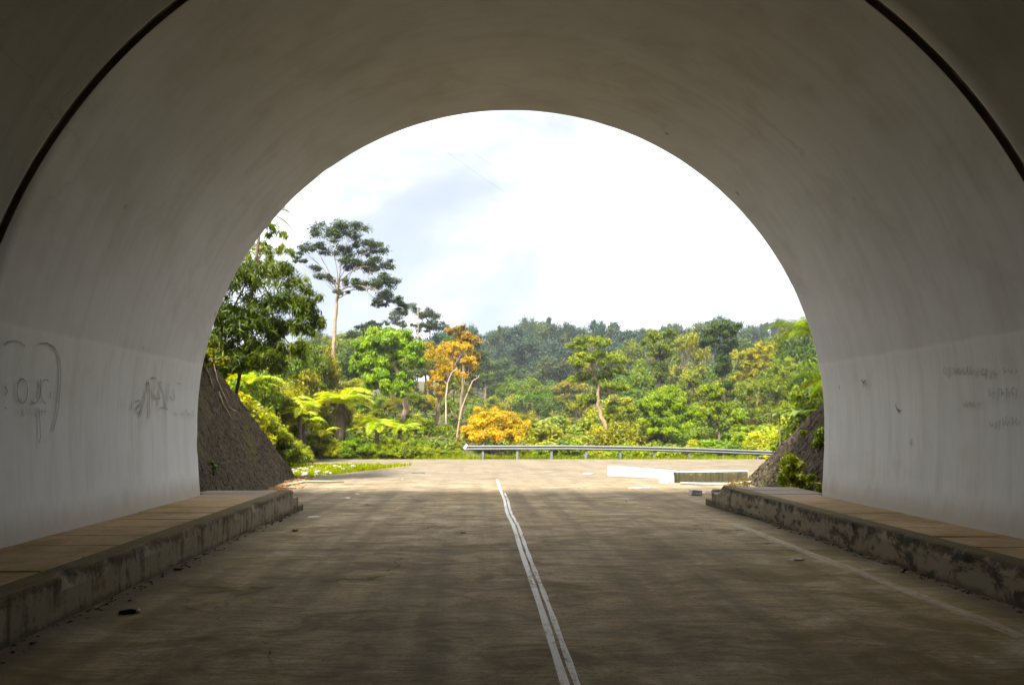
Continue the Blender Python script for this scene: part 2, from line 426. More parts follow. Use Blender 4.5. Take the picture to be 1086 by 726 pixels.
strip('centre_line', [(clx(y) + .036, y) for y in ys if y < 17], [.044 + .008 * math.sin(y * 7 + 1) for y in ys if y < 17], M_L1, road)
ys = axis([(-3, 10.6, .25)])
strip('edge_line', [(4.12 - .012 * y + .01 * math.sin(y * 2), y) for y in ys], [.16 + .025 * math.sin(y * 3.1) * math.sin(y * 7.3) for y in ys], M_L2, road)

# ------------------------------------------------------------------ tunnel
tun = thing('tunnel', 'whitewashed concrete road tunnel with a round arched mouth', 'tunnel', (TCX, TEND, 0))
def prof(z_or_a, kind, rad):
    if kind == 'a': return (rad * math.cos(z_or_a), TCZ + rad * math.sin(z_or_a))
TL = []     # (x relative to axis, z, outward nx, nz, arclength)
zs = [.30 + (TCZ - .30) * i / 14 for i in range(14)]
L = 0
for z in zs: TL.append((-(TR - .055 * ((TCZ - z) / 1.26) ** 2), z, -1, 0))
for i in range(161):
    a = math.pi - math.pi * i / 160
    TL.append((TR * math.cos(a), TCZ + TR * math.sin(a), math.cos(a), math.sin(a)))
for z in reversed(zs): TL.append((TR - .055 * ((TCZ - z) / 1.26) ** 2, z, 1, 0))
arc = [0]
for p, q in zip(TL, TL[1:]): arc.append(arc[-1] + math.hypot(q[0] - p[0], q[1] - p[1]))
JY = 6.485; JW = .050
secs = [(-100, 0), (-60, 0), (-30, 0), (-20, 0), (-12, 0), (-7, 0)] + [(-4 + .5 * i, 0) for i in range(21)] + [(JY - JW - .012, 0), (JY - JW, 0), (JY - JW + .004, .05), (JY + JW - .004, .05), (JY + JW, 0), (JY + JW + .012, 0)]
secs += [(JY + JW + .4 * i, 0) for i in range(1, 12)] + [(TEND - .045, 0), (TEND - .03, 0), (TEND, .055)]
secs = [s for s in secs if s[0] <= TEND and not (s[1] == 0 and abs(s[0] - JY) < JW - .001)]; secs.sort()
v, uvs = [], []
for y, dr in secs:
    for k, (x, z, a, c) in enumerate(TL):
        w = dr
        if y > TEND - .05: w += .005 * mnoise.noise(Vector((arc[k] * 3, 0, 7))) + (.008 if mnoise.noise(Vector((arc[k] * 1.7, 4, 1))) > .45 else 0)
        else: w += .012 * mnoise.noise(Vector((arc[k] * .25, y * .2, 2)))
        if y > TEND - .01: w = max(w, .06)
        yy = y + (.0175 * x + .074 * (z - TCZ - 3) if abs(y - JY) < .3 else 0) + .03 * mnoise.noise(Vector((arc[k] * .5, 2, 9))) * .5 * (abs(y - JY) < .2)
        v.append((x + a * w, yy - TEND, z + c * w)); uvs.append((y, arc[k]))
n = len(TL); ns = len(secs)
f = [(j * n + i, (j + 1) * n + i, (j + 1) * n + i + 1, j * n + i + 1) for j in range(ns - 1) for i in range(n - 1)]
mats = []
for j in range(ns - 1):
    m = 1 if (secs[j][1] > .03 or secs[j + 1][1] > .03) and secs[j + 1][0] < TEND - .01 else 0
    mats += [m] * (n - 1)
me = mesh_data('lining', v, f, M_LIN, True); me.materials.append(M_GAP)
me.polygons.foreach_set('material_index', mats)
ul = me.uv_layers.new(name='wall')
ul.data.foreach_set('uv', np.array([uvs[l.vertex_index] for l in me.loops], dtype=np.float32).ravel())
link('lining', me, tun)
# rubbery sealant bead left in the joint
mb = MB(); b0 = [], []
sv, sf = [], []
for k, (x, z, a, c) in enumerate(TL):
    gap = .5 + .5 * mnoise.noise(Vector((arc[k] * 1.3, 8, 1)))
    w0 = .030 - .015 * gap
    for dy in (-.052, .026 + .018 * gap):
        ww = w0 + (.018 if dy > 0 else 0); sv.append((x + a * ww, JY + dy + .0175 * x + .074 * (z - TCZ - 3) - TEND, z + c * ww))
for k in range(n - 1): sf.append((2 * k, 2 * k + 1, 2 * k + 3, 2 * k + 2))
obj('expansion_joint', sv, sf, M_SEAL, tun, True)
# outer shell + portal headwall
v, f = [], []
for y in (-100 - TEND, -.45):
    for (x, z, a, c) in TL: v.append((x + a * .6, y, z + c * .6))
for i in range(n - 1): f.append((i, i + 1, n + i + 1, n + i))
obj('outer_shell', v, f, M_KL, tun, True)
v, f = [], []
HX, HZ = 9.5, 8.6
for (yo, fl) in ((-.5, 0), (0.0, 1)):
    b = len(v)
    for (x, z, a, c) in TL: v.append((x + a * .055, yo, z + c * .055))
    for (x, z, a, c) in TL:
        if c == 0: v.append((math.copysign(HX, x), yo, z))
        else:
            ax, az = a, c; t = min(HX / abs(ax) if abs(ax) > 1e-6 else 1e9, (HZ - TCZ) / max(az, 1e-6)); v.append((ax * t, yo, TCZ + az * t))
    for i in range(n - 1): f.append((b + i, b + i + 1, b + n + i + 1, b + n + i))
for i in range(n - 1):
    f.append((i, 2 * n + i, 2 * n + i + 1, i + 1)); f.append((n + i, n + i + 1, 3 * n + i + 1, 3 * n + i))
obj('headwall', v, f, M_KL, tun)

# graffiti: thin charcoal ribbons lying on the lining
def inside(p):
    x = p.x - TCX
    if p.z >= TCZ: return math.hypot(x, p.z - TCZ) < TR
    return abs(x) < TR - .055 * ((TCZ - p.z) / 1.26) ** 2
def on_wall(px, py):
    d = Vector(((px - VPX) / F, 1, (VPY - py) / F)); o = Vector((0, 0, CAMZ)); lo, hi = 1.0, 11.49
    for _ in range(40):
        m = (lo + hi) / 2
        if inside(o + d * m): lo = m
        else: hi = m
    return o + d * lo
def graffiti(name, strokes, mat, w=.012, label=None):
    """each separate mark (strokes that touch or nearly touch) is a part of its own"""
    gap = 2.0; groups = [[st] for st in strokes]; merged = True
    near = lambda A, B: any(math.hypot(p[0] - q[0], p[1] - q[1]) < gap for a in A for b in B for p in a for q in b)
    while merged:
        merged = False
        for i in range(len(groups)):
            for j in range(i + 1, len(groups)):
                if near(groups[i], groups[j]): groups[i] += groups.pop(j); merged = True; break
            if merged: break
    for g in groups: graffiti_mark(name, g, mat, w, label)
def graffiti_mark(name, strokes, mat, w, label):
    v, f = [], []
    for st in strokes:
        P = [on_wall(*q) for q in st]
        Q = []
        for a, b in zip(P, P[1:]):
            m = max(1, int((b - a).length / .05)); Q += [a.lerp(b, i / m) for i in range(m)]
        Q.append(P[-1]); base = len(v)
        for i, p in enumerate(Q):
            d = (Q[min(i + 1, len(Q) - 1)] - Q[max(i - 1, 0)]).normalized()
            x = p.x - TCX; nrm = Vector((-x, 0, -(p.z - TCZ) if p.z > TCZ else 0)).normalized()
            s = nrm.cross(d).normalized(); ww = w * .8 * (.45 + .9 * (.5 + .5 * mnoise.noise(p * 9)))
            for sg in (-1, 1):
                q = p + nrm * .016 + s * ww * .5 * sg - Vector((TCX, TEND, 0)); v.append(tuple(q))
        for i in range(len(Q) - 1): f.append((base + 2 * i, base + 2 * i + 1, base + 2 * i + 3, base + 2 * i + 2))
    o = obj(name, v, f, mat, tun)
    if label: o['label'] = label
    return o
def ell(cx, cy, rx, ry, a0=0, a1=360, n=14):
    return [(cx + rx * math.cos(R(a0 + (a1 - a0) * i / n)), cy - ry * math.sin(R(a0 + (a1 - a0) * i / n))) for i in range(n + 1)]
graffiti('graffiti', [
    ell(22, 414.5, 5.6, 13.2, 0, 360, 18),                        # O
    [(41.5, 402), (41, 415), (40.5, 421), (38, 426), (34, 427.5), (31.5, 425)],   # J
    [(50, 404), (48.5, 402.5), (46, 402), (43, 406), (41.5, 414), (42, 420), (44.5, 426), (47, 428)],  # C
    [(52, 415), (51.6, 423)],
    [(3.3, 409), (6.5, 414.5), (3.3, 419)], [(3.3, 432), (5, 433)],
], M_PENCIL, .012, 'charcoal letters O J C after a small arrow')
graffiti('graffiti', [
    [(3.5, 366), (7, 362.5), (14, 361), (21, 363), (25, 367)],
    [(40, 364.5), (48, 363.3), (55, 367), (59, 372), (62, 384), (63, 398), (62, 415), (60.5, 430), (58, 445), (54, 458)],
    [(39.5, 432), (40.5, 445), (41.5, 462), (40, 470)],
], M_PENCILF, .02, 'faded outline of a large heart')
graffiti('graffiti', [[(17, 434), (18, 440)], [(20, 440), (23, 433), (25, 441)], [(26, 433), (27, 440)], [(33, 434), (35, 441)], [(43, 433), (43, 440)], [(46, 433), (46, 440)], [(41, 436), (48, 436)]], M_PENCILF, .010, 'small faded line of writing')
s3 = [[(155.5, 405), (154, 415), (151, 428), (148.5, 436)], [(156, 404), (157.5, 415), (157, 428), (157, 440), (156, 444)], [(156.8, 405), (157, 414)],
      [(160, 400.5), (163, 400), (165, 401.5)], [(138, 426), (138.5, 434)], [(142, 426), (147, 424), (148, 428), (143, 434), (148, 441), (150, 431)],
      [(169, 404), (168, 418), (166, 430)], [(169.5, 404), (171, 412), (174, 421), (174.5, 431)], [(178, 405), (177, 418), (175, 431)],
      [(161, 413), (162, 424)], [(183, 412), (184.5, 424)], [(187, 405.5), (190, 407), (191, 406)], [(169, 432), (174, 432), (177, 434)],
      [(184, 436), (185.5, 440), (187, 439)], [(192, 437), (193, 440)], [(196, 433), (198, 440.5), (200, 438)], [(203, 434), (204, 441)], [(162, 418), (165, 423), (169, 421)], [(179, 420), (182, 424)]]
graffiti('graffiti', s3, M_PENCILF, .020, 'smeared grey scrawl of tall strokes near the mouth')
graffiti('graffiti', s3[1:3], M_PENCIL, .014, 'darkest upright stroke of the smeared scrawl')
rs = random.Random(5)
def scrawl(x0, x1, y, h, step, slope=-.06):
    out, x = [], x0
    while x < x1:
        k = rs.random(); yy = y + slope * (x - x0); hh = h * rs.uniform(.5, 1.2)
        if k < .5: out.append([(x, yy - hh), (x + rs.uniform(-1, 1.5), yy - hh * .3), (x + rs.uniform(0, 2), yy), (x + 3, yy - hh * .5)])
        elif k < .75: out.append(ell(x + 1.5, yy - hh * .4, 1.4, hh * .4, 30, 330, 8))
        else: out.append([(x, yy - hh * .6), (x + 2, yy - hh * .8), (x + 1, yy), (x + .4, yy + hh * .5)])
        x += step * rs.uniform(.7, 1.3)
    return out
graffiti('graffiti', scrawl(1002, 1056, 396, 9, 4.4, .04), M_PENCILF, .014, 'faint scribbled words below the dado rim')
graffiti('graffiti', scrawl(1066, 1082, 395, 6, 4) + scrawl(1051, 1082, 420, 9, 4.2) + scrawl(1052, 1082, 452, 9, 4.5), M_PENCIL, .008, 'three short lines of darker scribble at the near end')
graffiti('graffiti', scrawl(1022, 1042, 432, 8, 4), M_PENCILF, .010, 'faint short scribble under the words')
graffiti('graffiti', [[(914, 402), (916.6, 406), (919, 402)], [(916.6, 404), (916.4, 411)], [(951, 428), (952, 433), (955, 438)], [(953, 433), (954.5, 436)], [(891, 408), (891.4, 413)]], M_PENCIL, .02, 'two small dark scratches shaped like sparks')

# ------------------------------------------------------------------ raised walkways
def walkway(sgn, kx, wx, yend, steps, mat, zt=.37):
    """kx = road edge of the kerb, wx = wall side; sgn -1 left, +1 right"""
    w = tag(bpy.data.objects.new('walkway', None), kind='structure'); COL.objects.link(w); w.location = (kx, yend, 0)
    kw = .24
    # kerb beam with a worn, chipped arris
    v, f = [], []
    ysec = axis([(-98, 0, 7), (0, yend, .09)])
    PR = [(0, -.25), (0, .0), (0, .12), (0, .24), (0, zt - .035), (.012, zt - .012), (.035, zt), (kw * .6, zt), (kw, zt - .002), (kw, -.25)]
    for y in ysec:
        ch = max(0, mnoise.noise(Vector((y * 2.3, kx, 1))) - .12) * .10 + max(0, mnoise.noise(Vector((y * 7, kx, 5)))) * .03
        for k, (dx, z) in enumerate(PR):
            jx = .003 * mnoise.noise(Vector((y * 3, z * 8, kx)))
            if k in (4, 5): jx += ch * .8
            if k == 6: jx += ch
            zz = z - (ch * .5 if k in (4, 5) else 0) + (.006 * mnoise.noise(Vector((y, 3, kx))) if k > 3 and k < 9 else 0)
            v.append((sgn * (dx + jx), y - yend, zz))
    m = len(PR)
    for j in range(len(ysec) - 1):
        for k in range(m - 1): f.append((j * m + k, j * m + k + 1, (j + 1) * m + k + 1, (j + 1) * m + k) if sgn > 0 else (j * m + k, (j + 1) * m + k, (j + 1) * m + k + 1, j * m + k + 1))
    f.append(tuple((len(ysec) - 1) * m + k for k in (range(m) if sgn < 0 else reversed(range(m)))))
    obj('kerb', v, f, mat, w)
    # cover slabs between kerb and wall
    mb = MB(); y = -8.0; a = sgn * (kw + .012); 
    while y < yend - .35:
        L = .62 * random.uniform(.96, 1.04); b = wx - kx if y + L < TEND else (wx - kx) * 1.02 + sgn * (.15 if y > TEND else 0)
        z = zt - .006 + random.uniform(-.009, .006); x0, x1 = min(a, b), max(a, b)
        mb.box(x0, x1, y + .022 - yend, min(y + L, yend) - yend, z - .12, z, .003)
        y += L
    s = mb.build('cover_slabs', M_SLAB, w); bevel(s, .008, 1)
    bm = MB(); bm.box(min(a, sgn * abs(wx - kx)), max(a, sgn * abs(wx - kx)), -98 - yend, -.03, -.2, zt - .16); bm.build('channel', M_GAP, w)
    # descending end steps
    for (y0, y1, z1, depth) in steps:
        mb = MB(); x0, x1 = sorted((sgn * .006, sgn * depth))
        # split in small blocks so the edges read as broken concrete
        nseg = 4
        for q in range(nseg):
            xa = x0 + (x1 - x0) * q / nseg; xb = x0 + (x1 - x0) * (q + 1) / nseg
            mb.box(xa + .002, xb - .002, y0 - yend + .004, y1 - yend + random.uniform(-.03, .03), -.4, z1 + random.uniform(-.02, .02), .006)
        bevel(mb.build('step', mat, w), .015, 1)
    return w
walkway(-1, -3.36, -4.74, 12.35, [(12.35, 12.75, .22, 1.2), (12.75, 13.1, .05, 1.0)], M_KL)
walkway(1, 4.65, 5.80, 13.2, [(13.2, 13.65, .22, 1.5), (13.65, 14.05, .03, 1.3)], M_KR)

# ------------------------------------------------------------------ masonry wing walls
def wing(label, B0, B1, T0, T1, out):
    B0, B1, T0, T1 = map(Vector, (B0, B1, T0, T1)); nu, nv = 110, 60
    org = (B0 + B1) / 2; org.z = B0.z
    nrm = ((B1 - B0).cross(T0 - B0)).normalized()
    if nrm.x * out > 0: nrm = -nrm              # towards the road
    v, f = [], []
    for back in (0, 1):
        for j in range(nv + 1):
            for i in range(nu + 1):
                u, t = i / nu, j / nv
                lo = B0.lerp(B1, u); hi = T0.lerp(T1, u); p = lo.lerp(hi, t)
                if back: p = p - nrm * .55 
                else:
                    q = p * 2.6
                    c, _ = mnoise.voronoi(q * 1.2), 0
                    d = c[0][1] - c[0][0]
                    p = p + nrm * (min(.035, d * .22) - .02 + .03 * mnoise.noise(q * .5) + .018 * mnoise.noise(p * 9))
                    if j == nv: p.z += .03 * mnoise.noise(p * 1.5) + .02 * mnoise.noise(p * 5)
                v.append(tuple(p - org))
    w = nu + 1; N = w * (nv + 1)
    for b in (0, N):
        for j in range(nv):
            for i in range(nu):
                q = (b + j * w + i, b + j * w + i + 1, b + (j + 1) * w + i + 1, b + (j + 1) * w + i)
                f.append(q if (b == 0) == (out < 0) else q[::-1])
    for i in range(nu):
        f.append((nv * w + i, nv * w + i + 1, N + nv * w + i + 1, N + nv * w + i))
    for j in range(nv):
        f.append((j * w + nu, (j + 1) * w + nu, N + (j + 1) * w + nu, N + j * w + nu)); f.append((j * w, (j + 1) * w, N + (j + 1) * w, N + j * w))
    o = obj('wing_wall', v, f, M_STONE, None, loc=org); return tag(o, label, 'retaining wall')
wing('dark brown mossy sloping stone wing wall in shade below the drooping bamboo', (-4.86, 11.62, -.1), (-6.0, 22.3, -.3), (-6.75, 11.62, 5.6), (-6.08, 22.3, -.05), -1)
wing('sloping grey brown stone wing wall with green weeds on its foot', (5.93, 11.62, -.1), (7.9, 20.2, -.3), (7.5, 11.62, 3.6), (8.0, 20.2, -.05), 1)

# ------------------------------------------------------------------ foliage
def leaves(rng, C, Rr, per, L, W, droop=.25, shell=.55, up=.5, cvar=.55):
    C = np.asarray(C, float); Rr = np.asarray(Rr, float); nC = len(C)
    per = np.full(nC, per) if np.isscalar(per) else np.asarray(per)
    idx = np.repeat(np.arange(nC), per); N = len(idx)
    d = rng.normal(size=(N, 3)); d /= np.linalg.norm(d, axis=1, keepdims=True)
    rr = shell + (1 - shell) * rng.random((N, 1)) ** .8 * rng.uniform(.7, 1.25, (N, 1))
    p = C[idx] + d * Rr[idx] * rr
    nrm = d * .6 + np.array([0, 0, up]) + rng.normal(size=(N, 3)) * .45; nrm /= np.linalg.norm(nrm, axis=1, keepdims=True)
    t = np.cross(nrm, rng.normal(size=(N, 3))) + d * .4; t[:, 2] -= droop; t /= np.linalg.norm(t, axis=1, keepdims=True)
    s = np.cross(nrm, t); s /= np.maximum(np.linalg.norm(s, axis=1, keepdims=True), 1e-6)
    ln = L * rng.uniform(.55, 1.35, (N, 1)); wd = W * rng.uniform(.6, 1.3, (N, 1))
    v = np.empty((N, 4, 3)); v[:, 0] = p - t * ln / 2; v[:, 2] = p + t * ln / 2 - np.array([0, 0, 1]) * ln * droop * .3
    v[:, 1] = p + s * wd / 2 + nrm * wd * .25; v[:, 3] = p - s * wd / 2 + nrm * wd * .25
    cv = rng.random(nC)
    var = np.clip(cvar * cv[idx] + (1 - cvar) * rng.random(N), 0, 1)
    return v.reshape(-1, 3), np.repeat(var, 4)

def quad_mesh(name, v, var, mat):
    N = len(v) // 4; me = bpy.data.meshes.new(name)
    me.vertices.add(4 * N); me.vertices.foreach_set('co', np.ascontiguousarray(v, dtype=np.float32).ravel())
    me.loops.add(4 * N); me.loops.foreach_set('vertex_index', np.arange(4 * N, dtype=np.int32))
    me.polygons.add(N); me.polygons.foreach_set('loop_start', np.arange(0, 4 * N, 4, dtype=np.int32))
    try: me.polygons.foreach_set('loop_total', np.full(N, 4, dtype=np.int32))
    except Exception: pass
    a = me.attributes.new('var', 'FLOAT', 'POINT'); a.data.foreach_set('value', np.asarray(var, dtype=np.float32))
    me.materials.append(mat); me.update(calc_edges=True); me.validate(); return me

def blob_clumps(rng, blobs, rel=.30, flat=.75):
    """blobs (center, (rx,ry,rz), n) -> clump centres on the blob shells"""
    C, Q = [], []
    for c, r, n in blobs:
        for k in range(n):
            d = rng.normal(size=3); d /= np.linalg.norm(d)
            if d[2] < -.45: d[2] *= -.6
            q = rng.uniform(.55, .98)
            C.append(np.array(c) + d * np.array(r) * q)
            s = rel * rng.uniform(.65, 1.35) * (min(r) + max(r)) / 2
            Q.append((s, s, s * flat))
    return C, Q

def limb_path(a, b, rng, sag=.12, n=5):
    a, b = Vector(a), Vector(b); L = (b - a).length; pts = []
    off = Vector(rng.normal(size=3)) * L * .06
    for i in range(n + 1):
        t = i / n; p = a.lerp(b, t); w = math.sin(math.pi * t)
        p += off * w + Vector((0, 0, -1)) * L * sag * w; pts.append(p)
    return pts

def tree_wood(rng, trunk, r0, r1, C, fork, nl, mat_n=8, hubs=None, sag=.06):
    """trunk polyline + limbs to a choice of clump centres"""
    mb = MB(); T = [Vector(p) for p in trunk]; P = []
    for i in range(len(T) - 1):
        for k in range(4):
            q = T[i].lerp(T[i + 1], k / 4); q += Vector((rng.normal() * r0 * .2, rng.normal() * r0 * .2, 0)) if (i or k) else Vector(); P.append(q)
    P.append(T[-1]); m = len(P)
    rad = [r0 * (1.35 if i == 0 else 1) + (r1 - r0) * i / (m - 1) for i in range(m)]
    mb.tube(P, rad, mat_n)
    if hubs is not None:
        for hb, members in hubs:
            t0 = rng.uniform(fork, 1); st = P[min(m - 1, int(m * t0))]; path = limb_path(st, hb, rng, sag if hb.z > st.z else -.22)
            L_ = (Vector(hb) - st).length; ra = r1 * min(.8, .28 + .05 * L_)
            mb.tube(path, [ra * (1 - .65 * k / 5) for k in range(6)], 5)
            for c in members:
                q = path[int(rng.integers(3, 6))]; mb.tube(limb_path(q, c, rng, .05, 3), [ra * .32, ra * .22, ra * .14, ra * .08], 4, False)
        return mb
    ids = rng.permutation(len(C))[:nl]
    for i in ids:
        st = P[min(m - 1, int(m * rng.uniform(fork, 1)))]
        path = limb_path(st, C[i], rng); mb.tube(path, [r1 * .75 * (1 - .75 * k / 5) for k in range(6)], 5)
        if rng.random() < .8:
            j = int(rng.integers(len(C)))
            if (Vector(C[j]) - path[3]).length < (Vector(C[i]) - st).length * .9:
                mb.tube(limb_path(path[3], C[j], rng), [r1 * .4 * (1 - .7 * k / 5) for k in range(6)], 4)
    return mb

def px_tree(name, label, cat, Y, blobs, trunk, color, leafL=.26, leafW=.13, per=150, rel=.30, bark=None, r0=.25, depth=1.0, nl=14, droop=.25,
            seed=1, group=None, fork=.6, flat=.75, shell=.5, crown='crown', extra=None, sink=None, up=.5, twig=.6, sag=.06):
    """tree laid out from its outline in the photo, at its real distance Y"""
    rng = np.random.default_rng(seed); k = Y / F
    B = []
    for (cx, cy, rx, ry, n) in blobs:
        c = at(cx, cy, Y); B.append(((c.x, c.y + rng.uniform(-.4, .4) * rx * k * depth, c.z), (rx * k, rx * k * depth, ry * k), n))
    C, Q = blob_clumps(rng, B, rel, flat)
    T = [at(px, py, Y) for px, py in trunk]
    g = ground_z(T[0].x, Y); T[0] = Vector((T[0].x, Y, g - .2))
    root = thing(name, label, cat, (T[0].x, Y, g), 0, group); org = Vector((T[0].x, Y, g))
    v, var = leaves(rng, [np.array(c) - np.array(org) for c in C], Q, per, leafL, leafW, droop, shell, up)
    cr = link(crown, quad_mesh(crown, v, var, M_LEAF), root, color=color)
    hubs, i0 = [], 0
    for b in B:
        mem = [Vector(c) - org for c in C[i0:i0 + b[2]]]; i0 += b[2]
        hubs.append((Vector(b[0]) - org - Vector((0, 0, b[1][2] * .3)), mem[:max(3, int(len(mem) * twig))]))
    mb = tree_wood(rng, [t - org for t in T], r0, r0 * .5, [Vector(c) - org for c in C], fork, nl, 8, hubs, sag)
    mb.build('trunk', bark or M_BARK, root, True)
    return root

# ---- key trees -------------------------------------------------------
G_DK = (.05, .075, .028); G_MID = (.07, .10, .025); G_YEL = (.17, .20, .025)
px_tree('emergent_tree', 'tall slender tree with a bare pale trunk and open spreading crown against the sky', 'tree', 58,
        [(349, 251, 22, 9, 18), (372, 246, 22, 9, 20), (391, 261, 18, 11, 20), (400, 281, 18, 10, 18), (378, 282, 20, 10, 16), (337, 264, 15, 8, 10),
         (323, 266, 12, 5, 6), (320, 278, 9, 5, 5), (360, 268, 18, 10, 11), (409, 300, 16, 9, 16), (413, 317, 14, 9, 16), (391, 304, 17, 9, 13),
         (374, 300, 12, 6, 6), (344, 296, 13, 6, 7), (330, 286, 11, 5, 6), (424, 325, 9, 5, 8), (362, 311, 9, 6, 4), (401, 322, 12, 6, 8)],
        [(354, 405), (354, 370), (355, 340), (357, 320), (358, 308), (360, 296)], (.085, .125, .038), .20, .10, 120, .46, M_BARKT, .19, 1.1, 60, seed=3, fork=.58, flat=.55, shell=.0, twig=.35, sag=.0)
px_tree('vine_tree', 'bright green tree smothered in hanging vines on a forked brown trunk', 'tree', 46,
        [(412, 368, 34, 22, 46), (396, 392, 24, 26, 34), (433, 382, 20, 26, 32), (412, 412, 28, 20, 20), (384, 380, 14, 22, 14)],
        [(428, 472), (429, 450), (431, 428), (426, 405), (418, 385)], (0.3, 0.5, 0.016), .20, .085, 330, .26, M_BARKT, .26, 1, 12, .75, seed=4, shell=.1, twig=.1)
px_tree('orange_leaf_tree', 'tree with orange and gold leaves beside the vine covered tree', 'tree', 50,
        [(464, 379, 18, 20, 26), (488, 372, 16, 14, 18), (478, 396, 20, 20, 30), (461, 406, 13, 16, 14), (497, 390, 10, 14, 12), (470, 418, 14, 8, 8)],
        [(461, 474), (462, 450), (466, 425), (474, 400), (480, 385)], (.80, .56, .05), .16, .08, 90, .30, M_BARKT, .2, 1, 16, seed=5, shell=.0, twig=.35)
px_tree('rust_leaf_tree', 'dull rust brown tree rising behind the orange leaved tree', 'tree', 57,
        [(492, 364, 17, 12, 22), (484, 352, 12, 9, 12), (503, 386, 9, 18, 16)],
        [(489, 472), (489, 430), (492, 395), (493, 372)], (.52, .36, .09), .2, .11, 120, .32, M_BARK, .16, 1, 10, seed=6, shell=.0, twig=.35)
px_tree('flame_bush', 'low rounded bush covered in orange blossom behind the start of the guardrail', 'bush', 40.5,
        [(520, 448, 27, 18, 44), (545, 457, 21, 15, 30), (503, 460, 17, 14, 24), (530, 464, 36, 12, 34)],
        [(526, 482), (526, 470), (528, 455)], (.92, .64, .03), .12, .07, 230, .26, M_BARK, .08, 1, 10, seed=7, shell=.0, twig=.2)
px_tree('layered_tree', 'tall tree with flat layered green tiers above a leaning pale trunk', 'tree', 52,
        [(626, 366, 24, 9, 20), (641, 380, 28, 9, 24), (618, 384, 22, 9, 18), (653, 396, 20, 9, 18), (622, 402, 20, 10, 18), (648, 414, 24, 10, 22), (626, 425, 18, 10, 14), (656, 434, 16, 10, 14)],
        [(644, 476), (642, 452), (634, 430), (634, 408), (628, 388), (627, 375)], (0.325, 0.413, 0.024), .20, .10, 150, .34, M_BARKT, .18, 1.3, 16, seed=8, flat=.5, shell=.0, twig=.3)
px_tree('vine_mound', 'dome of bright green creeper swallowing a small tree behind the guardrail', 'tree', 46,
        [(708, 432, 29, 24, 80), (704, 452, 28, 16, 40), (734, 446, 12, 16, 18)],
        [(706, 478), (706, 460), (707, 440)], (0.312, 0.463, 0.018), .18, .07, 280, .22, M_BARKD, .12, 1, 6, .6, seed=9, shell=.1, twig=.05)
px_tree('vine_column', 'dark leafy column of vines on a tall tree left of the two columns', 'tree', 64,
        [(699, 358, 17, 13, 26), (700, 374, 14, 15, 22), (700, 398, 8, 22, 22), (714, 364, 9, 11, 10), (698, 428, 10, 14, 14)],
        [(699, 470), (699, 420), (699, 390), (700, 368)], (0.213, 0.281, 0.024), .22, .10, 170, .34, M_BARKD, .2, 1, 8, .5, seed=10, shell=.0, twig=.1)
px_tree('vine_column', 'dark goblet shaped column of vines right of the two columns', 'tree', 62,
        [(764, 352, 20, 12, 26), (754, 366, 11, 13, 14), (773, 368, 10, 13, 14), (766, 390, 8, 20, 22), (769, 414, 10, 16, 16)],
        [(770, 472), (769, 430), (766, 395), (764, 370)], (.10, .15, .03), .22, .10, 180, .34, M_BARKD, .2, 1, 8, .5, seed=11, shell=.0, twig=.1)
px_tree('pale_crown_tree', 'round tree with pale yellow new leaves on the right of the vine columns', 'tree', 66,
        [(806, 375, 14, 12, 26), (788, 378, 11, 11, 16), (800, 392, 16, 11, 20), (790, 402, 14, 10, 12)],
        [(803, 472), (803, 430), (804, 405), (805, 388)], (.52, .50, .09), .20, .10, 130, .34, M_BARK, .15, 1, 8, seed=12, shell=.0, twig=.2)
px_tree('vine_mound', 'tall narrow heap of creeper on a grey stem right of the creeper dome', 'tree', 47,
        [(757, 416, 13, 12, 26), (757, 438, 20, 16, 36)], [(764, 478), (763, 455), (758, 435)], (0.312, 0.413, 0.024), .18, .07, 240, .3, M_BARK, .12, 1, 6, .6, seed=13, shell=.1, twig=.1)
px_tree('vine_mound', 'small rounded creeper hump at the right end of the creeper heaps', 'tree', 45,
        [(786, 441, 9, 12, 20), (787, 454, 12, 9, 14)], [(786, 478), (786, 462), (786, 450)], (0.338, 0.475, 0.016), .16, .065, 240, .32, M_BARK, .1, 1, 5, .6, seed=14, shell=.1, twig=.1)
px_tree('scrub_tree', 'wide pale green scrubby tree on the slope above the right wing wall', 'tree', 56,
        [(815, 415, 30, 22, 60), (838, 400, 22, 22, 36), (812, 440, 32, 16, 40)], [(815, 474), (815, 450), (815, 430)], (0.312, 0.388, 0.06), .18, .08, 150, .24, M_BARK, .14, 1, 14, seed=15, shell=.0, twig=.2)
px_tree('flat_topped_tree', 'dark flat topped tree peeping over the vine covered tree', 'tree', 78,
        [(388, 350, 16, 5, 14), (378, 357, 14, 5, 12), (398, 344, 10, 4, 8)], [(388, 430), (388, 390), (388, 360)], G_DK, .28, .13, 90, .45, M_BARKD, .15, 1.2, 8, seed=16, flat=.5, shell=.0, twig=.3)
px_tree('skyline_tree', 'small thin crowned tree on the skyline right of the tall emergent tree', 'tree', 92,
        [(424, 334, 13, 7, 16), (434, 329, 10, 6, 12), (416, 342, 9, 6, 8), (430, 345, 10, 5, 7)], [(430, 420), (429, 370), (427, 345)], (.10, .135, .05), .28, .14, 80, .45, M_BARKD, .15, 1.2, 10, seed=17, flat=.6, shell=.0, twig=.3, sag=0)
px_tree('skyline_tree', 'bushier skyline tree standing behind the bare grey pole', 'tree', 88,
        [(455, 334, 12, 9, 20), (462, 345, 12, 8, 15), (450, 348, 11, 8, 12)], [(456, 430), (456, 380), (456, 350)], (.09, .125, .05), .28, .14, 90, .45, M_BARKD, .15, 1.2, 10, seed=18, flat=.65, shell=.0, twig=.3, sag=0)
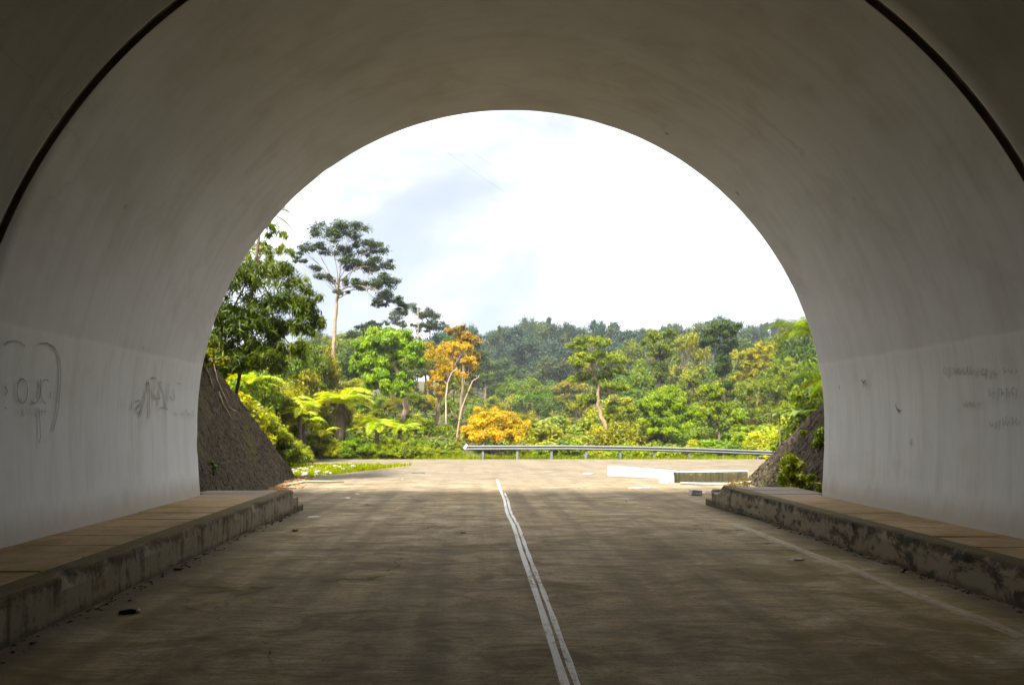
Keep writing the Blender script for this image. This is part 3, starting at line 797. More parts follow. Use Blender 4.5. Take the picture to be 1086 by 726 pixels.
# bare pole of a dead tree on the skyline, the bare pale tree by the rail
def snag(label, Y, path, r0, limbs, bark, name='dead_tree', extra=None):
    T = [at(px, py, Y) for px, py in path]; g = ground_z(T[0].x, Y); T[0].z = g - .2; org = Vector((T[0].x, Y, g))
    root = thing(name, label, 'dead tree', org)
    mb = MB(); mb.tube([p - org for p in T], [r0 * (1 - .7 * i / (len(T) - 1)) for i in range(len(T))], 8); mb.build('trunk', bark, root, True)
    for k, lb in enumerate(limbs):
        P = [at(px, py, Y) - org + Vector((0, .25 * j * (1 if k % 2 else -1), 0)) for j, (px, py) in enumerate(lb)]
        b = MB(); b.tube(P, [r0 * .5 * (1 - .8 * i / (len(P) - 1)) for i in range(len(P))], 6); b.build('limb', bark, root, True)
snag('thin bare grey pole of a dead tree poking above the skyline', 86, [(443, 430), (443, 380), (443.5, 345), (443, 319)], .11, [], M_BARKT)
snag('slim leafless tree with pale bark and crooked limbs left of the orange bush', 43, [(484, 478), (485, 462), (487, 446), (490, 432), (496, 416), (501, 404)], .085,
     [[(487, 446), (481, 441), (478, 434)], [(485, 460), (490, 457), (495, 456)], [(496, 416), (492, 410), (493, 402)], [(501, 404), (507, 400), (509, 396)]], M_BARKT)
snag('broken white limb standing bare inside the orange leaved tree', 47, [(474, 470), (473, 440), (473, 420), (475, 405), (479, 395), (485, 390)], .075, [[(473, 424), (478, 416), (484, 412)], [(475, 408), (471, 404)]], M_BARKP)

# ---- forest fillers: a handful of crowns shared by many trees ---------
def proto(seed, style):
    rng = np.random.default_rng(seed)
    if style == 'round':   B = [((0, 0, .66), (.34, .34, .30), 34), ((.12, -.1, .42), (.28, .28, .2), 12)]; rel, L, W, per = .33, .038, .019, 150
    elif style == 'tall':  B = [((0, 0, .74), (.22, .22, .24), 22), ((.05, .04, .48), (.20, .20, .22), 16)]; rel, L, W, per = .38, .038, .018, 160
    elif style == 'flat':  B = [((0, 0, .84), (.36, .36, .10), 20), ((-.12, .1, .68), (.26, .26, .10), 12), ((.16, -.1, .58), (.2, .2, .08), 8)]; rel, L, W, per = .40, .036, .018, 140
    elif style == 'open':  B = [((0, 0, .78), (.34, .34, .18), 16), ((.2, .05, .6), (.16, .16, .12), 6), ((-.2, -.1, .62), (.16, .16, .1), 6)]; rel, L, W, per = .42, .034, .017, 130
    elif style == 'dense': B = [((0, 0, .60), (.42, .42, .36), 44), ((.2, -.2, .35), (.26, .26, .22), 14)]; rel, L, W, per = .30, .042, .020, 160
    else:                  B = [((0, 0, .42), (.52, .52, .46), 40), ((.3, -.3, .25), (.3, .3, .22), 12), ((-.3, -.2, .25), (.3, .3, .22), 12)]; rel, L, W, per = .28, .066, .028, 170
    C, Q = blob_clumps(rng, B, rel, .7)
    v, var = leaves(rng, C, Q, per, L, W, .25, .0 if style in ('open', 'flat') else .12)
    cm = quad_mesh('crown', v, var, M_LEAF)
    if style == 'bush':
        mb = tree_wood(rng, [(0, 0, -.1), (.01, .02, .2), (.03, 0, .4)], .03, .012, C, .2, 8, 5)
    else:
        mb = tree_wood(rng, [(0, 0, -.06), (.01, .01, .3), (rng.normal() * .03, rng.normal() * .03, .55), (rng.normal() * .04, rng.normal() * .03, .8)], .020, .009, C, .5, 14, 6)
    tm = mesh_data('trunk', mb.v, mb.f, M_BARK, True)
    return cm, tm
PROTO = {}
for i, (st, nn) in enumerate([('round', 3), ('tall', 3), ('flat', 2), ('open', 3), ('dense', 3), ('bush', 5)]):
    PROTO[st] = [proto(100 + i * 10 + k, st) for k in range(nn)]
rf_ = random.Random(21)
PALE_M = M_BARKP
def filler(name, label, cat, group, x, y, h, wfac, style, color, kindvar=.15):
    cm, tm = rf_.choice(PROTO[style]); g = ground_z(x, y)
    root = thing(name, label, cat, (x, y, g), rf_.uniform(0, 6.28), group)
    root.scale = (h * wfac, h * wfac, h)
    j = rf_.uniform(1 - kindvar, 1 + kindvar); r_ = rf_.uniform(.82, 1.2)
    link('crown', cm, root, color=(color[0] * j * r_, color[1] * j, color[2] * j))
    link('trunk', tm, root)
    return root
def row(Y, px0, px1, step, top, jit, styles, colors, name, label, cat, group, wf=(.9, 1.3), yj=4, hmin=1.0):
    px = px0
    while px <= px1:
        p = px + rf_.uniform(-.35, .35) * step; y = Y + rf_.uniform(-yj, yj); x = (p - VPX) / F * y
        tt = (top(p) if callable(top) else top) + rf_.uniform(-jit, jit)
        z = CAMZ + (VPY - tt) / F * y; h = max(hmin, z - ground_z(x, y))
        filler(name, label, cat, group, x, y, h, rf_.uniform(*wf), rf_.choice(styles), rf_.choice(colors)); px += step * rf_.uniform(.8, 1.2)

DARK = [(.052, .100, .052), (.074, .122, .048), (.10, .15, .040), (.055, .108, .066)]
MIDD = [(.16, .26, .028), (.22, .31, .026), (.33, .36, .026), (.14, .22, .038), (.36, .36, .034)]
MIDL = [(.31, .41, .022), (.39, .47, .024), (.27, .37, .022), (.48, .48, .026), (.34, .40, .06)]
BRIG = [(.36, .50, .012), (.46, .57, .010), (.31, .45, .016), (.52, .58, .010)]
sky_top = lambda p: lerp_tab([(440, 352), (480, 345), (520, 350), (545, 343), (575, 338), (610, 346), (640, 343), (660, 349), (690, 353), (720, 348), (755, 338), (790, 348), (830, 342), (870, 335)], p)
row(150, 470, 880, 10, sky_top, 7, ['open', 'tall', 'open', 'dense', 'flat'], DARK, 'forest_tree', 'dark blue green tree on the far wooded skyline', 'tree', 'trees along the far skyline', (.7, 1.05), 7)
row(134, 462, 880, 13, lambda p: sky_top(p) + 15, 5, ['round', 'tall', 'dense'], DARK, 'forest_tree', 'dark tree on the far slope just below the skyline', 'tree', 'dark trees below the far skyline', (.7, 1.0), 6)
row(114, 470, 870, 15, lambda p: 380 - 8 * sstep(660, 720, p), 7, ['round', 'dense', 'open', 'tall'], DARK[2:] + MIDD, 'forest_tree', 'mid green tree halfway up the far hillside', 'tree', 'trees halfway up the far hillside', (.75, 1.1), 6)
row(93, 474, 1010, 19, lambda p: 397 - 10 * sstep(660, 720, p), 8, ['round', 'dense', 'open', 'flat'], MIDD, 'forest_tree', 'rounded green tree on the lower slope of the far hill', 'tree', 'trees on the lower far slope', (.8, 1.15), 5)
row(76, 496, 1010, 24, lambda p: 414 - 16 * sstep(670, 720, p), 8, ['round', 'dense', 'tall', 'open'], MIDD + MIDL, 'forest_tree', 'green tree in the valley beyond the guardrail', 'tree', 'trees in the valley beyond the guardrail', (.8, 1.2), 4)
row(60, 500, 1000, 26, lambda p: 432 - 8 * sstep(670, 720, p), 7, ['round', 'dense', 'bush'], MIDL + MIDD[2:], 'forest_tree', 'light green leafy tree low behind the guardrail bushes', 'tree', 'leafy trees low behind the guardrail bushes', (.9, 1.3), 3)
row(50, 560, 850, 24, 447, 5, ['dense', 'bush'], MIDL + BRIG, 'shrub', 'yellow green shrub in the second rank behind the guardrail', 'shrub', 'second rank of shrubs behind the guardrail', (1.0, 1.5), 2)
row(41, 560, 825, 16, lambda p: 464 - 8 * sstep(700, 790, p) , 4, ['bush'], BRIG, 'shrub', 'bright green shrub growing right behind the guardrail beam', 'shrub', 'shrubs right behind the guardrail', (.9, 1.4), 1.2)
# tall trees on the right skyline
for (px, tp, Y, st, c) in [(728, 346, 84, 'open', MIDD[2]), (745, 341, 96, 'open', DARK[3]), (785, 350, 88, 'open', DARK[2]), (812, 350, 92, 'round', MIDD[0]), (836, 345, 80, 'open', MIDD[2]),
                           (850, 335, 70, 'round', MIDD[3]), (668, 352, 100, 'round', MIDD[1]), (845, 385, 60, 'dense', DARK[3]), (862, 370, 56, 'dense', MIDD[1]), (830, 372, 74, 'round', DARK[3]), (730, 385, 72, 'tall', MIDD[2]), (680, 378, 78, 'round', MIDD[1])]:
    x = (px - VPX) / F * Y; h = CAMZ + (VPY - tp) / F * Y - ground_z(x, Y)
    filler('forest_tree', 'taller tree standing clear on the right hand side of the valley', 'tree', 'tall trees on the right of the valley', x, Y, h, .55, st, c)
for (px, tp, st) in [(498, 340, 'open'), (532, 341, 'tall'), (560, 332, 'open'), (583, 334, 'tall'), (604, 338, 'open'), (633, 334, 'open'), (651, 338, 'tall'), (676, 344, 'open'), (704, 343, 'tall'), (716, 338, 'open'), (762, 331, 'open'), (775, 337, 'tall'), (800, 340, 'open'), (822, 334, 'open')]:
    Y = rf_.uniform(140, 156); x = (px - VPX) / F * Y; h = CAMZ + (VPY - tp) / F * Y - ground_z(x, Y)
    filler('forest_tree', 'taller thin crowned tree sticking up out of the far skyline', 'tree', 'tall trees standing out of the far skyline', x, Y, h, .5, st, rf_.choice(DARK))
# left hillside
row(90, 340, 490, 14, lambda p: lerp_tab([(340, 352), (400, 352), (440, 358), (490, 348)], p), 6, ['round', 'open', 'dense'], DARK[1:] + MIDD[:2], 'forest_tree', 'dark tree at the top of the left hillside', 'tree', 'trees at the top of the left hillside', (.8, 1.2), 4)
row(70, 110, 490, 18, lambda p: lerp_tab([(230, 370), (330, 366), (400, 372), (490, 385)], p), 8, ['round', 'dense', 'open'], MIDD + MIDL[:2], 'forest_tree', 'green tree midway up the left hillside', 'tree', 'trees midway up the left hillside', (.8, 1.25), 4)
row(56, 110, 480, 19, lambda p: lerp_tab([(230, 385), (330, 388), (400, 412), (480, 425)], p), 8, ['dense', 'bush', 'round'], MIDL, 'shrub', 'yellow green bushy tree low on the left hillside', 'shrub', 'bushy trees low on the left hillside', (1.0, 1.4), 3)
row(47, 240, 482, 18, lambda p: lerp_tab([(240, 405), (330, 412), (400, 438), (482, 446)], p), 6, ['bush', 'dense'], MIDL + BRIG, 'shrub', 'bright bush behind the tree ferns', 'shrub', 'bushes behind the tree ferns', (1.0, 1.5), 2)
row(40.5, 285, 492, 14, lambda p: lerp_tab([(290, 455), (400, 464), (492, 468)], p), 4, ['bush'], BRIG, 'shrub', 'low bright green weed bush at the left roadside', 'shrub', 'low weed bushes along the left roadside', (.9, 1.5), .8, .5)
row(38.6, 290, 492, 12, 473, 2.5, ['bush'], BRIG, 'shrub', 'knee high bright weed clump on the left road edge', 'shrub', 'knee high weed clumps on the left road edge', (1.0, 1.6), .4, .3)
row(37.5, 290, 450, 11, lambda p: 456 + (p - 290) * .05, 5, ['bush'], BRIG, 'shrub', 'waist high leafy weeds around the trunks of the tree ferns', 'shrub', 'leafy weeds around the tree fern trunks', (.9, 1.4), .35, .4)
row(30, 255, 325, 13, 462, 8, ['bush'], BRIG + MIDL, 'shrub', 'green bush just beyond the end of the left wing wall', 'shrub', 'bushes beyond the end of the left wing wall', (1.0, 1.4), 2, .5)
for (px, tp, Y, st, c) in [(236, 352, 33, 'dense', MIDD[0]), (258, 362, 36, 'dense', MIDD[4]), (282, 356, 38, 'round', MIDD[3]), (305, 358, 41, 'dense', MIDD[1]), (326, 352, 44, 'round', MIDD[3]), (270, 385, 31, 'dense', MIDL[1]), (318, 378, 40, 'bush', MIDD[2]), (338, 366, 46, 'dense', MIDD[4]), (244, 392, 28, 'bush', MIDL[0])]:
    x = (px - VPX) / F * Y; h = max(1, CAMZ + (VPY - tp) / F * Y - ground_z(x, Y))
    filler('forest_tree', 'dense leafy tree filling the slope under the drooping bamboo', 'tree', 'dense trees on the slope under the bamboo', x, Y, h, .62, st, c)
# spurs behind the wing walls
for (px, tp, Y, st, c) in [(228, 392, 24, 'bush', MIDL[1]), (250, 405, 26, 'bush', MIDL[0]), (270, 420, 27, 'bush', MIDL[1]), (300, 402, 36, 'dense', MIDL[1]), (276, 390, 33, 'dense', MIDD[2])]:
    x = (px - VPX) / F * Y; h = max(.8, CAMZ + (VPY - tp) / F * Y - ground_z(x, Y))
    filler('shrub', 'olive green bush on the bank behind the left wing wall', 'shrub', 'bushes on the bank behind the left wing wall', x, Y, h, .9, st, c)
for (px, tp, Y, st, c) in [(846, 430, 33, 'bush', BRIG[0]), (872, 396, 30, 'bush', MIDD[1]), (858, 415, 34, 'bush', MIDL[1]), (880, 380, 26, 'dense', MIDD[0])]:
    x = (px - VPX) / F * Y; h = max(.7, CAMZ + (VPY - tp) / F * Y - ground_z(x, Y))
    filler('shrub', 'green bush on the bank behind the right wing wall', 'shrub', 'bushes on the bank behind the right wing wall', x, Y, h, .8, st, c)

# ---- near overhanging vegetation --------------------------------------
px_tree('bamboo_clump', 'dark drooping long leaved bamboo overhanging the left wing wall', 'bamboo', 19.5,
        [(284, 288, 30, 22, 30), (248, 308, 34, 30, 44), (300, 326, 34, 20, 40), (262, 350, 40, 26, 70), (306, 350, 24, 12, 20), (230, 376, 26, 22, 40), (276, 376, 26, 18, 28), (236, 340, 30, 26, 40), (324, 336, 18, 14, 14), (334, 322, 10, 12, 5), (318, 306, 14, 10, 6), (328, 352, 14, 10, 8), (336, 346, 12, 10, 7), (312, 372, 18, 12, 12), (224, 398, 22, 14, 20), (256, 392, 22, 14, 24), (288, 388, 18, 12, 16)],
        [(214, 430), (222, 390), (240, 340), (266, 290), (282, 262)], (.125, .18, .026), .25, .034, 58, .34, M_BARKD, .035, 1.2, 26, .55, seed=31, shell=.0, fork=.15, crown='leaves', twig=.25)
px_tree('bamboo_clump', 'thin lighter feathery stems rising at the tunnel edge above the bamboo', 'bamboo', 22,
        [(290, 246, 16, 14, 14), (274, 270, 20, 16, 18), (304, 268, 12, 10, 8), (302, 300, 26, 12, 14)],
        [(216, 430), (236, 350), (266, 290), (286, 246)], (.28, .35, .05), .24, .034, 40, .34, M_BARKD, .03, 1.3, 14, .6, seed=32, shell=.1, fork=.3, crown='leaves', twig=.3)

def frond_mesh(rng, L, mat, pin=.30, n=30, rise=.55):
    v, var = [], []
    P = []
    for i in range(n + 1):
        t = i / n; P.append(Vector((L * (t - .12 * t * t), .05 * L * math.sin(t * 2), L * (rise * t - .85 * rise * 1.25 * t * t))))
    for i in range(2, n + 1):
        t = i / n; ln = L * pin * math.sin(math.pi * min(1, .12 + t * .88)) ** .7 * (1.0 - .25 * t) + .02
        d = (P[i] - P[i - 1]).normalized()
        for sg in (-1, 1):
            s = (Vector((0, sg, 0)) + d * .45 + Vector((0, 0, -.18 - .2 * rng.random()))).normalized(); w = L / n * .42
            b = P[i]; tip = b + s * ln; m = b + s * ln * .45
            v += [tuple(b), tuple(m + d * w), tuple(tip), tuple(m - d * w)]; x = rng.random() * .6 + .2; var += [x] * 4
    for i in range(n):                                     # midrib as thin quads
        w = .012 * L * (1 - i / n) + .004
        v += [tuple(P[i] - Vector((0, w, 0))), tuple(P[i + 1] - Vector((0, w, 0))), tuple(P[i + 1] + Vector((0, w, 0))), tuple(P[i] + Vector((0, w, 0)))]; var += [.35] * 4
    return quad_mesh('frond', np.array(v), var, mat)
rngf = np.random.default_rng(5)
FR = [frond_mesh(rngf, 1.0, M_LEAF, .26, 30, r) for r in (.55, .80, 1.15)]
def tree_fern(label, c, L, n, color, lean=(0, 0), skirt=True, seed=1, droop=0.0, tr=1.0):
    rr = random.Random(seed); g = ground_z(c.x, c.y)
    root = thing('tree_fern', label, 'tree fern', (c.x, c.y, g))
    hz = max(.25, c.z - g)
    mb = MB(); mb.tube([(-lean[0], -lean[1], -.2), (-lean[0] * .4, -lean[1] * .4, hz * .5), (0, 0, hz)], [.16 * tr, .12 * tr, .10 * tr], 8); mb.build('trunk', M_BARKD, root, True)
    for k in range(n):
        o = link('frond', rr.choice(FR), root, (0, 0, hz - .02), (color[0] * rr.uniform(.85, 1.2), color[1] * rr.uniform(.88, 1.15), color[2]))
        s = L * rr.uniform(.8, 1.12); o.scale = (s, s, s * rr.uniform(.8, 1.15)); o.rotation_euler = (rr.uniform(-.2, .2), rr.uniform(-.30, .25) + droop, 2 * math.pi * (k + rr.uniform(-.3, .3)) / n)
    if skirt:
        for k in range(6):
            o = link('dead_frond', rr.choice(FR), root, (0, 0, hz - .15), (.10, .075, .04)); s = L * rr.uniform(.45, .65)
            o.scale = (s, s, s); o.rotation_euler = (0, 1.15 + rr.uniform(-.15, .15), k * 1.05 + rr.uniform(-.3, .3))
FERN = (.66, .80, .010)
tree_fern('bright yellow green tree fern with a spreading crown over a dark shaggy trunk', at(362, 428, 37.6), 2.3, 22, FERN, (.1, 0), True, 2, -.1, 2.0)
tree_fern('leftmost bright tree fern leaning out beside the left wing wall', at(294, 430, 33), 2.1, 22, FERN, (.1, 0), False, 3, -.05)
tree_fern('lower tree fern with long flat fronds right of the shaggy trunked one', at(400, 450, 37.9), 1.8, 14, FERN, (0, 0), False, 4, .0)
tree_fern('small tree fern tucked low between the two larger ferns', at(322, 450, 36), 1.5, 14, FERN, (0, 0), False, 5)
tree_fern('high tree fern whose frond tips show at the left edge of the arch', at(278, 226, 20), 1.25, 10, (.17, .22, .03), (1.3, 0), False, 6, .1, .4)
tree_fern('shaded tree fern reaching in past the right edge of the arch', at(868, 352, 23), 1.9, 13, (.24, .32, .025), (-1.2, 0), False, 7, .12, .6)
tree_fern('lower green tree fern on the right bank against the tunnel edge', at(880, 405, 21), 1.4, 11, (.18, .25, .025), (-1, 0), False, 8, .2, .6)

tree_fern('bright tree fern half hidden behind the ridge of the left wing wall', at(272, 412, 31), 1.9, 18, FERN, (.1, 0), False, 9, -.15)
tree_fern('low fern with upright fronds between the wing wall and the shaggy trunked fern', at(318, 440, 33), 1.5, 16, FERN, (0, 0), False, 10, -.25)
tree_fern('small roadside fern in front of the shaggy trunked fern', at(340, 462, 37.2), 1.3, 14, FERN, (0, 0), False, 11, -.2)
tree_fern('rightmost fern low under the vine covered tree', at(424, 456, 38.2), 1.5, 14, FERN, (0, 0), False, 12, -.1)
# banana plant and a thin umbrella plant on the right bank
def banana(label, c, L, n, color, seed):
    rr = random.Random(seed); g = ground_z(c.x, c.y); root = thing('banana_plant', label, 'banana plant', (c.x, c.y, g))
    hz = max(.3, c.z - g); mb = MB(); mb.tube([(0, 0, -.1), (0, 0, hz)], [.045, .03], 8); mb.build('stem', M_BARKD, root, True)
    for k in range(n):
        a = 2 * math.pi * k / n + rr.uniform(-.4, .4); v, var = [], []; m = 10; l = L * rr.uniform(.8, 1.1)
        for i in range(m):
            def pt(t): return Vector((math.cos(a) * l * t, math.sin(a) * l * t, hz + l * (.7 * t - .75 * t * t)))
            t0, t1 = i / m, (i + 1) / m; s = Vector((-math.sin(a), math.cos(a), 0))
            w0, w1 = (.17 * l * math.sin(math.pi * min(1, .06 + .94 * t)) ** .6 for t in (t0, t1))
            for sg in (-1, 1):
                v += [tuple(pt(t0)), tuple(pt(t1)), tuple(pt(t1) + s * w1 * sg + Vector((0, 0, .3 * w1))), tuple(pt(t0) + s * w0 * sg + Vector((0, 0, .3 * w0)))]; var += [.5] * 4
        link('leaf', quad_mesh('leaf', np.array(v), var, M_LEAF), root, color=color)
banana('broad leaved banana plant with pale leaves above the right wing wall', at(850, 440, 24), 1.0, 6, (.20, .28, .09), 3)
banana('thin stemmed umbrella plant with a flat pale top by the right bushes', at(827, 441, 30), .7, 7, (.24, .28, .12), 4)

# weeds
def weed(label, base, r, h, n, color, L=.16, W=.07, seed=1, name='weed_clump', per=60):
    rng = np.random.default_rng(seed); root = thing(name, label, 'weeds', base)
    C = [(rng.normal() * r * .45, rng.normal() * r * .45, h * rng.uniform(.1, 1)) for _ in range(n)]; Q = [(r * .3, r * .3, r * .3)] * n
    v, var = leaves(rng, C, Q, per, L, W, .2, .1, .5); link('leaves', quad_mesh('leaves', v, var, M_LEAF), root, color=color)
    mb = MB()
    for c in C: mb.tube([(c[0] * .3, c[1] * .3, -.05), (c[0] * .8, c[1] * .8, c[2] * .6), c], [.008, .006, .003], 4)
    mb.build('stems', M_BARKD, root)
weed('tall bright green weeds at the foot of the right wing wall', Vector((6.35, 13.7, -.05)), .34, .95, 30, (.75, .90, .02), .10, .05, 1)
weed('upper tuft of green weeds rooted in the right wing wall', Vector((6.95, 13.9, 1.0)), .25, .5, 8, (.62, .80, .02), .09, .055, 2)
weed('small yellow green weeds by the tunnel edge on the right walkway', Vector((6.15, 12.6, .25)), .22, .45, 8, (.70, .84, .03), .08, .045, 3)
weed('tiny green sprout low on the left wing wall', Vector((-5.05, 13.0, .62)), .10, .22, 4, (.30, .46, .02), .08, .05, 4, per=25)
weed('creeper tuft hanging at the top of the left wing wall', Vector((-6.05, 15.6, 2.9)), .35, .35, 9, (.30, .33, .03), .10, .06, 5)
weed('dry tan weeds at the toe of the right wing wall', Vector((7.0, 18.3, -.2)), .6, .22, 8, (.34, .26, .10), .10, .02, 6)
# roots and dry stems hanging down the left wall
for i, pts in enumerate([[(222, 376), (227, 388), (230, 402), (238, 420), (243, 432), (251, 436)], [(216, 386), (222, 398), (226, 412)], [(232, 415), (236, 428), (246, 444)]]):
    P = []
    for px, py in pts:
        d = Vector(((px - VPX) / F, 1, (VPY - py) / F))
        # meet the leaning wall plane
        A = Vector((-4.86, 11.62, -.1)); nn = (Vector((-6.0, 22.3, -.3)) - A).cross(Vector((-6.75, 11.62, 5.6)) - A).normalized()
        t = (A - Vector((0, 0, CAMZ))).dot(nn) / d.dot(nn); P.append(Vector((0, 0, CAMZ)) + d * (t - .12))
    org = P[0]; mb = MB(); mb.tube([p - org for p in P], [.020, .022, .018, .016, .012, .008][:len(P)], 6)
    o = mb.build('hanging_root', M_WOOD, None, True, loc=org)
    tag(o, ['longest pale dry root hanging down the left wing wall', 'short pale root nearest the tunnel edge on the left wing wall', 'thin lower root end lying on the left wing wall face'][i], 'root', 'roots on the left wing wall')

# ---- ground cover -----------------------------------------------------
def scatter_stuff(name, label, pts, L, W, color, per, rad, up=.6, droop=.1, seed=1, cat='ground cover'):
    rng = np.random.default_rng(seed); Q = [(rad, rad, rad * .8)] * len(pts)
    v, var = leaves(rng, pts, Q, per, L, W, droop, .1, up); o = link(name, quad_mesh(name, v, var, M_LEAF), color=color)
    return tag(o, label, cat, kind='stuff')
rg = np.random.default_rng(77); P1, P2 = [], []
while len(P1) < 2600:
    y = 38.3 + 60 * rg.random() ** 1.5; x = (rg.uniform(215, 865) - VPX) / F * y
    if y < 40.5 and x > -1.2: continue
    P1.append((x, y, ground_z(x, y) + .1 + .35 * rg.random()))
scatter_stuff('undergrowth', 'tangled green undergrowth covering the hillside soil between the trees', P1, .34, .15, (.20, .27, .025), 14, .5, seed=3)
for _ in range(1500):
    y = rg.uniform(12, 24); x = rg.uniform(-14, -6.95); P2.append((x, y, ground_z(x, y) + .15))
for _ in range(700):
    y = rg.uniform(13, 22); x = rg.uniform(9.2, 14); P2.append((x, y, ground_z(x, y) + .15))
scatter_stuff('ground_cover', 'low leafy ground cover on the banks behind the two wing walls', P2, .22, .09, (.20, .27, .025), 14, .25, seed=4)

def grass(name, label, pts, hmin, hmax, color, seed, w=.012):
    rng = np.random.default_rng(seed); N = len(pts); p = np.array(pts); a = rng.uniform(0, 6.28, N); h = rng.uniform(hmin, hmax, N)
    s = np.stack([np.cos(a), np.sin(a), 0 * a], 1) * w; l = np.stack([np.cos(a + 1.5), np.sin(a + 1.5), 0 * a], 1) * (h * rng.uniform(.1, .6, N))[:, None]
    v = np.empty((N, 4, 3)); v[:, 0] = p - s; v[:, 1] = p + s
    up = np.zeros((N, 3)); up[:, 2] = h
    v[:, 2] = p + up + l + s * .15; v[:, 3] = p + up + l - s * .15
    o = link(name, quad_mesh(name, v.reshape(-1, 3), np.repeat(rng.random(N), 4), M_LEAF), color=color); return tag(o, label, 'grass', kind='stuff')
gp = []
while len(gp) < 26000:
    y = rg.uniform(22.7, 31.0); x = rg.uniform(-11, xl(y) + .1)
    nn = mnoise.noise(Vector((x * .8, y * .8, 0)))
    if nn < -.22 or x > xl(y) - .15 - .3 * nn and rg.random() < .5: continue
    gp.append((x, y, max(ground_z(x, y), road_z(y) - .09)))
grass('grass', 'short yellow green grass on the patch between the left wing wall and the cross road', gp, .10, .24, (.42, .50, .016), 5)
gp = []
while len(gp) < 14000:
    y = 36.9 + abs(rg.normal()) * .6
    x = rg.uniform(-14, 15); 
    gp.append((x, y, ground_z(x, y)))
grass('roadside_grass', 'ragged bright grass fringe along the far edge of the cross road', gp, .12, .38, (.36, .46, .016), 6, .014)

# ---- guardrail ---------------------------------------------------------
def rail_xy(px): return at(px, VPY, lerp_tab([(495, 36.4), (640, 36.9), (740, 37.4), (815, 37.9)], px))
def rail_z(px): return lerp_tab([(495, .37), (600, .37), (680, .30), (740, .20), (850, -.06)], px)
gr = thing('guardrail', 'galvanised steel guardrail on posts along the far side of the cross road', 'guardrail', (rail_xy(495).x, 36.4, -.4)); og = Vector(gr.location)
PX = [495 + 350 * i / 40 for i in range(41)]
prof_w = [(0, .125), (-.05, .105), (-.08, .07), (-.05, .035), (0, .015), (0, -.015), (-.05, -.035), (-.08, -.07), (-.05, -.105), (0, -.125)]
v, f = [], []
for px in PX:
    b = rail_xy(px); zt = rail_z(px) - .155
    for off in (0, .012):
        for dy, dz in prof_w: v.append(tuple(Vector((b.x, b.y + dy + off, zt + dz)) - og))
m = len(prof_w)
for i in range(40):
    for k in range(m - 1):
        a = i * 2 * m + k; f.append((a, a + 2 * m, a + 2 * m + 1, a + 1)); a += m; f.append((a + 1, a + 2 * m + 1, a + 2 * m, a))
obj('beam', v, f, M_STEEL, gr, False)
mb = MB(); b = rail_xy(495); mb.tube([Vector((b.x + .02, b.y + .03, rail_z(495) - .32)) - og, Vector((b.x - .10, b.y - .03, rail_z(495) - .155)) - og, Vector((b.x + .02, b.y + .03, rail_z(495) + .01)) - og], [.07, .10, .07], 10)
mb.build('end_terminal', M_WHITE, gr, True)
for i in range(10):
    px = 512 + i * 36.5; b = rail_xy(px); g = ground_z(b.x, b.y) if False else road_z(b.y) - .15
    mb = MB(); x, y, z = b.x - og.x, b.y - og.y, rail_z(px) - og.z
    mb.box(x - .06, x + .06, y + .02, y + .035, g - .5 - og.z, z + .02); mb.box(x - .06, x + .06, y + .105, y + .12, g - .5 - og.z, z + .02); mb.box(x - .008, x + .008, y + .036, y + .104, g - .5 - og.z, z + .02)
    mb.build('post', M_STEEL, gr)
    bm = MB(); bm.box(x - .04, x + .04, y - .008 , y + .016, z - .20, z - .11); bm.build('bolt_plate', M_STEEL, gr)

# ---- white kerb walls and the culvert kerb on the right ---------------
def low_wall(name, label, P0, P1, th, h0, h1, mat, cap=None, seed=1):
    P0, P1 = Vector(P0), Vector(P1); d = (P1 - P0); L = d.length; ang = math.atan2(d.y, d.x); n = max(4, int(L / .12)); v, f = [], []
    for i in range(n + 1):
        t = i / n; h = h0 + (h1 - h0) * t
        for dy, z in ((-th / 2, -.3), (-th / 2, h * .5), (-th / 2, h - .02), (-th / 2 + .02, h), (th / 2 - .02, h), (th / 2, h - .02), (th / 2, -.3)):
            j = .010 * mnoise.noise(Vector((t * L * 4, z * 6, seed))); v.append((t * L, dy + j, z + (j if z > 0 else 0)))
    for i in range(n):
        for k in range(6): f.append((i * 7 + k, (i + 1) * 7 + k, (i + 1) * 7 + k + 1, i * 7 + k + 1))
    f.append(tuple(range(6, -1, -1))); f.append(tuple(n * 7 + k for k in range(7)))
    root = thing(name, label, 'low wall', (P0.x, P0.y, P0.z), ang)
    obj('wall_body', v, f, mat, root)
    if cap:
        mb = MB(); mb.box(-.01, L + .01, -th / 2 - .012, th / 2 + .012, (h0 + h1) / 2 + .003, (h0 + h1) / 2 + .028, .004); mb.build('painted_top', cap, root)
    return root
low_wall('kerb_wall', 'low white painted concrete kerb standing alone on the right of the road', (4.5, 23.5, road_z(23.5)), (6.35, 21.9, road_z(22)), .26, .33, .27, M_WHITE)
low_wall('culvert_wall', 'black mouldy culvert wall with a white painted top near the right wing wall', (5.85, 20.35, -.21), (8.1, 20.75, -.21), .24, .31, .30, mat_kerb('culvert_concrete', (.12, .115, .07), (.025, .023, .014)), M_WHITE, 3)
wb = MB(); wb.box(-.12, .16, -.14, .14, -.1, .15, .02); wb.box(.161, .36, .02, .30, -.1, .24, .02)
o = wb.build('kerb_block', M_WHITE, loc=(5.42, 20.1, -.21)); bevel(o, .02); tag(o, 'stepped white painted block at the end of the culvert wall', 'kerb block')
mb = MB(); mb.tube([(0, 0, 0), (1.1, -.25, -.015), (2.0, .1, .02), (2.9, .9, .10)], .035, 8); tag(mb.build('pipe', M_PATCH, None, True, loc=(5.75, 19.5, -.15)), 'thin grey pipe lying on the ground before the culvert wall', 'pipe')
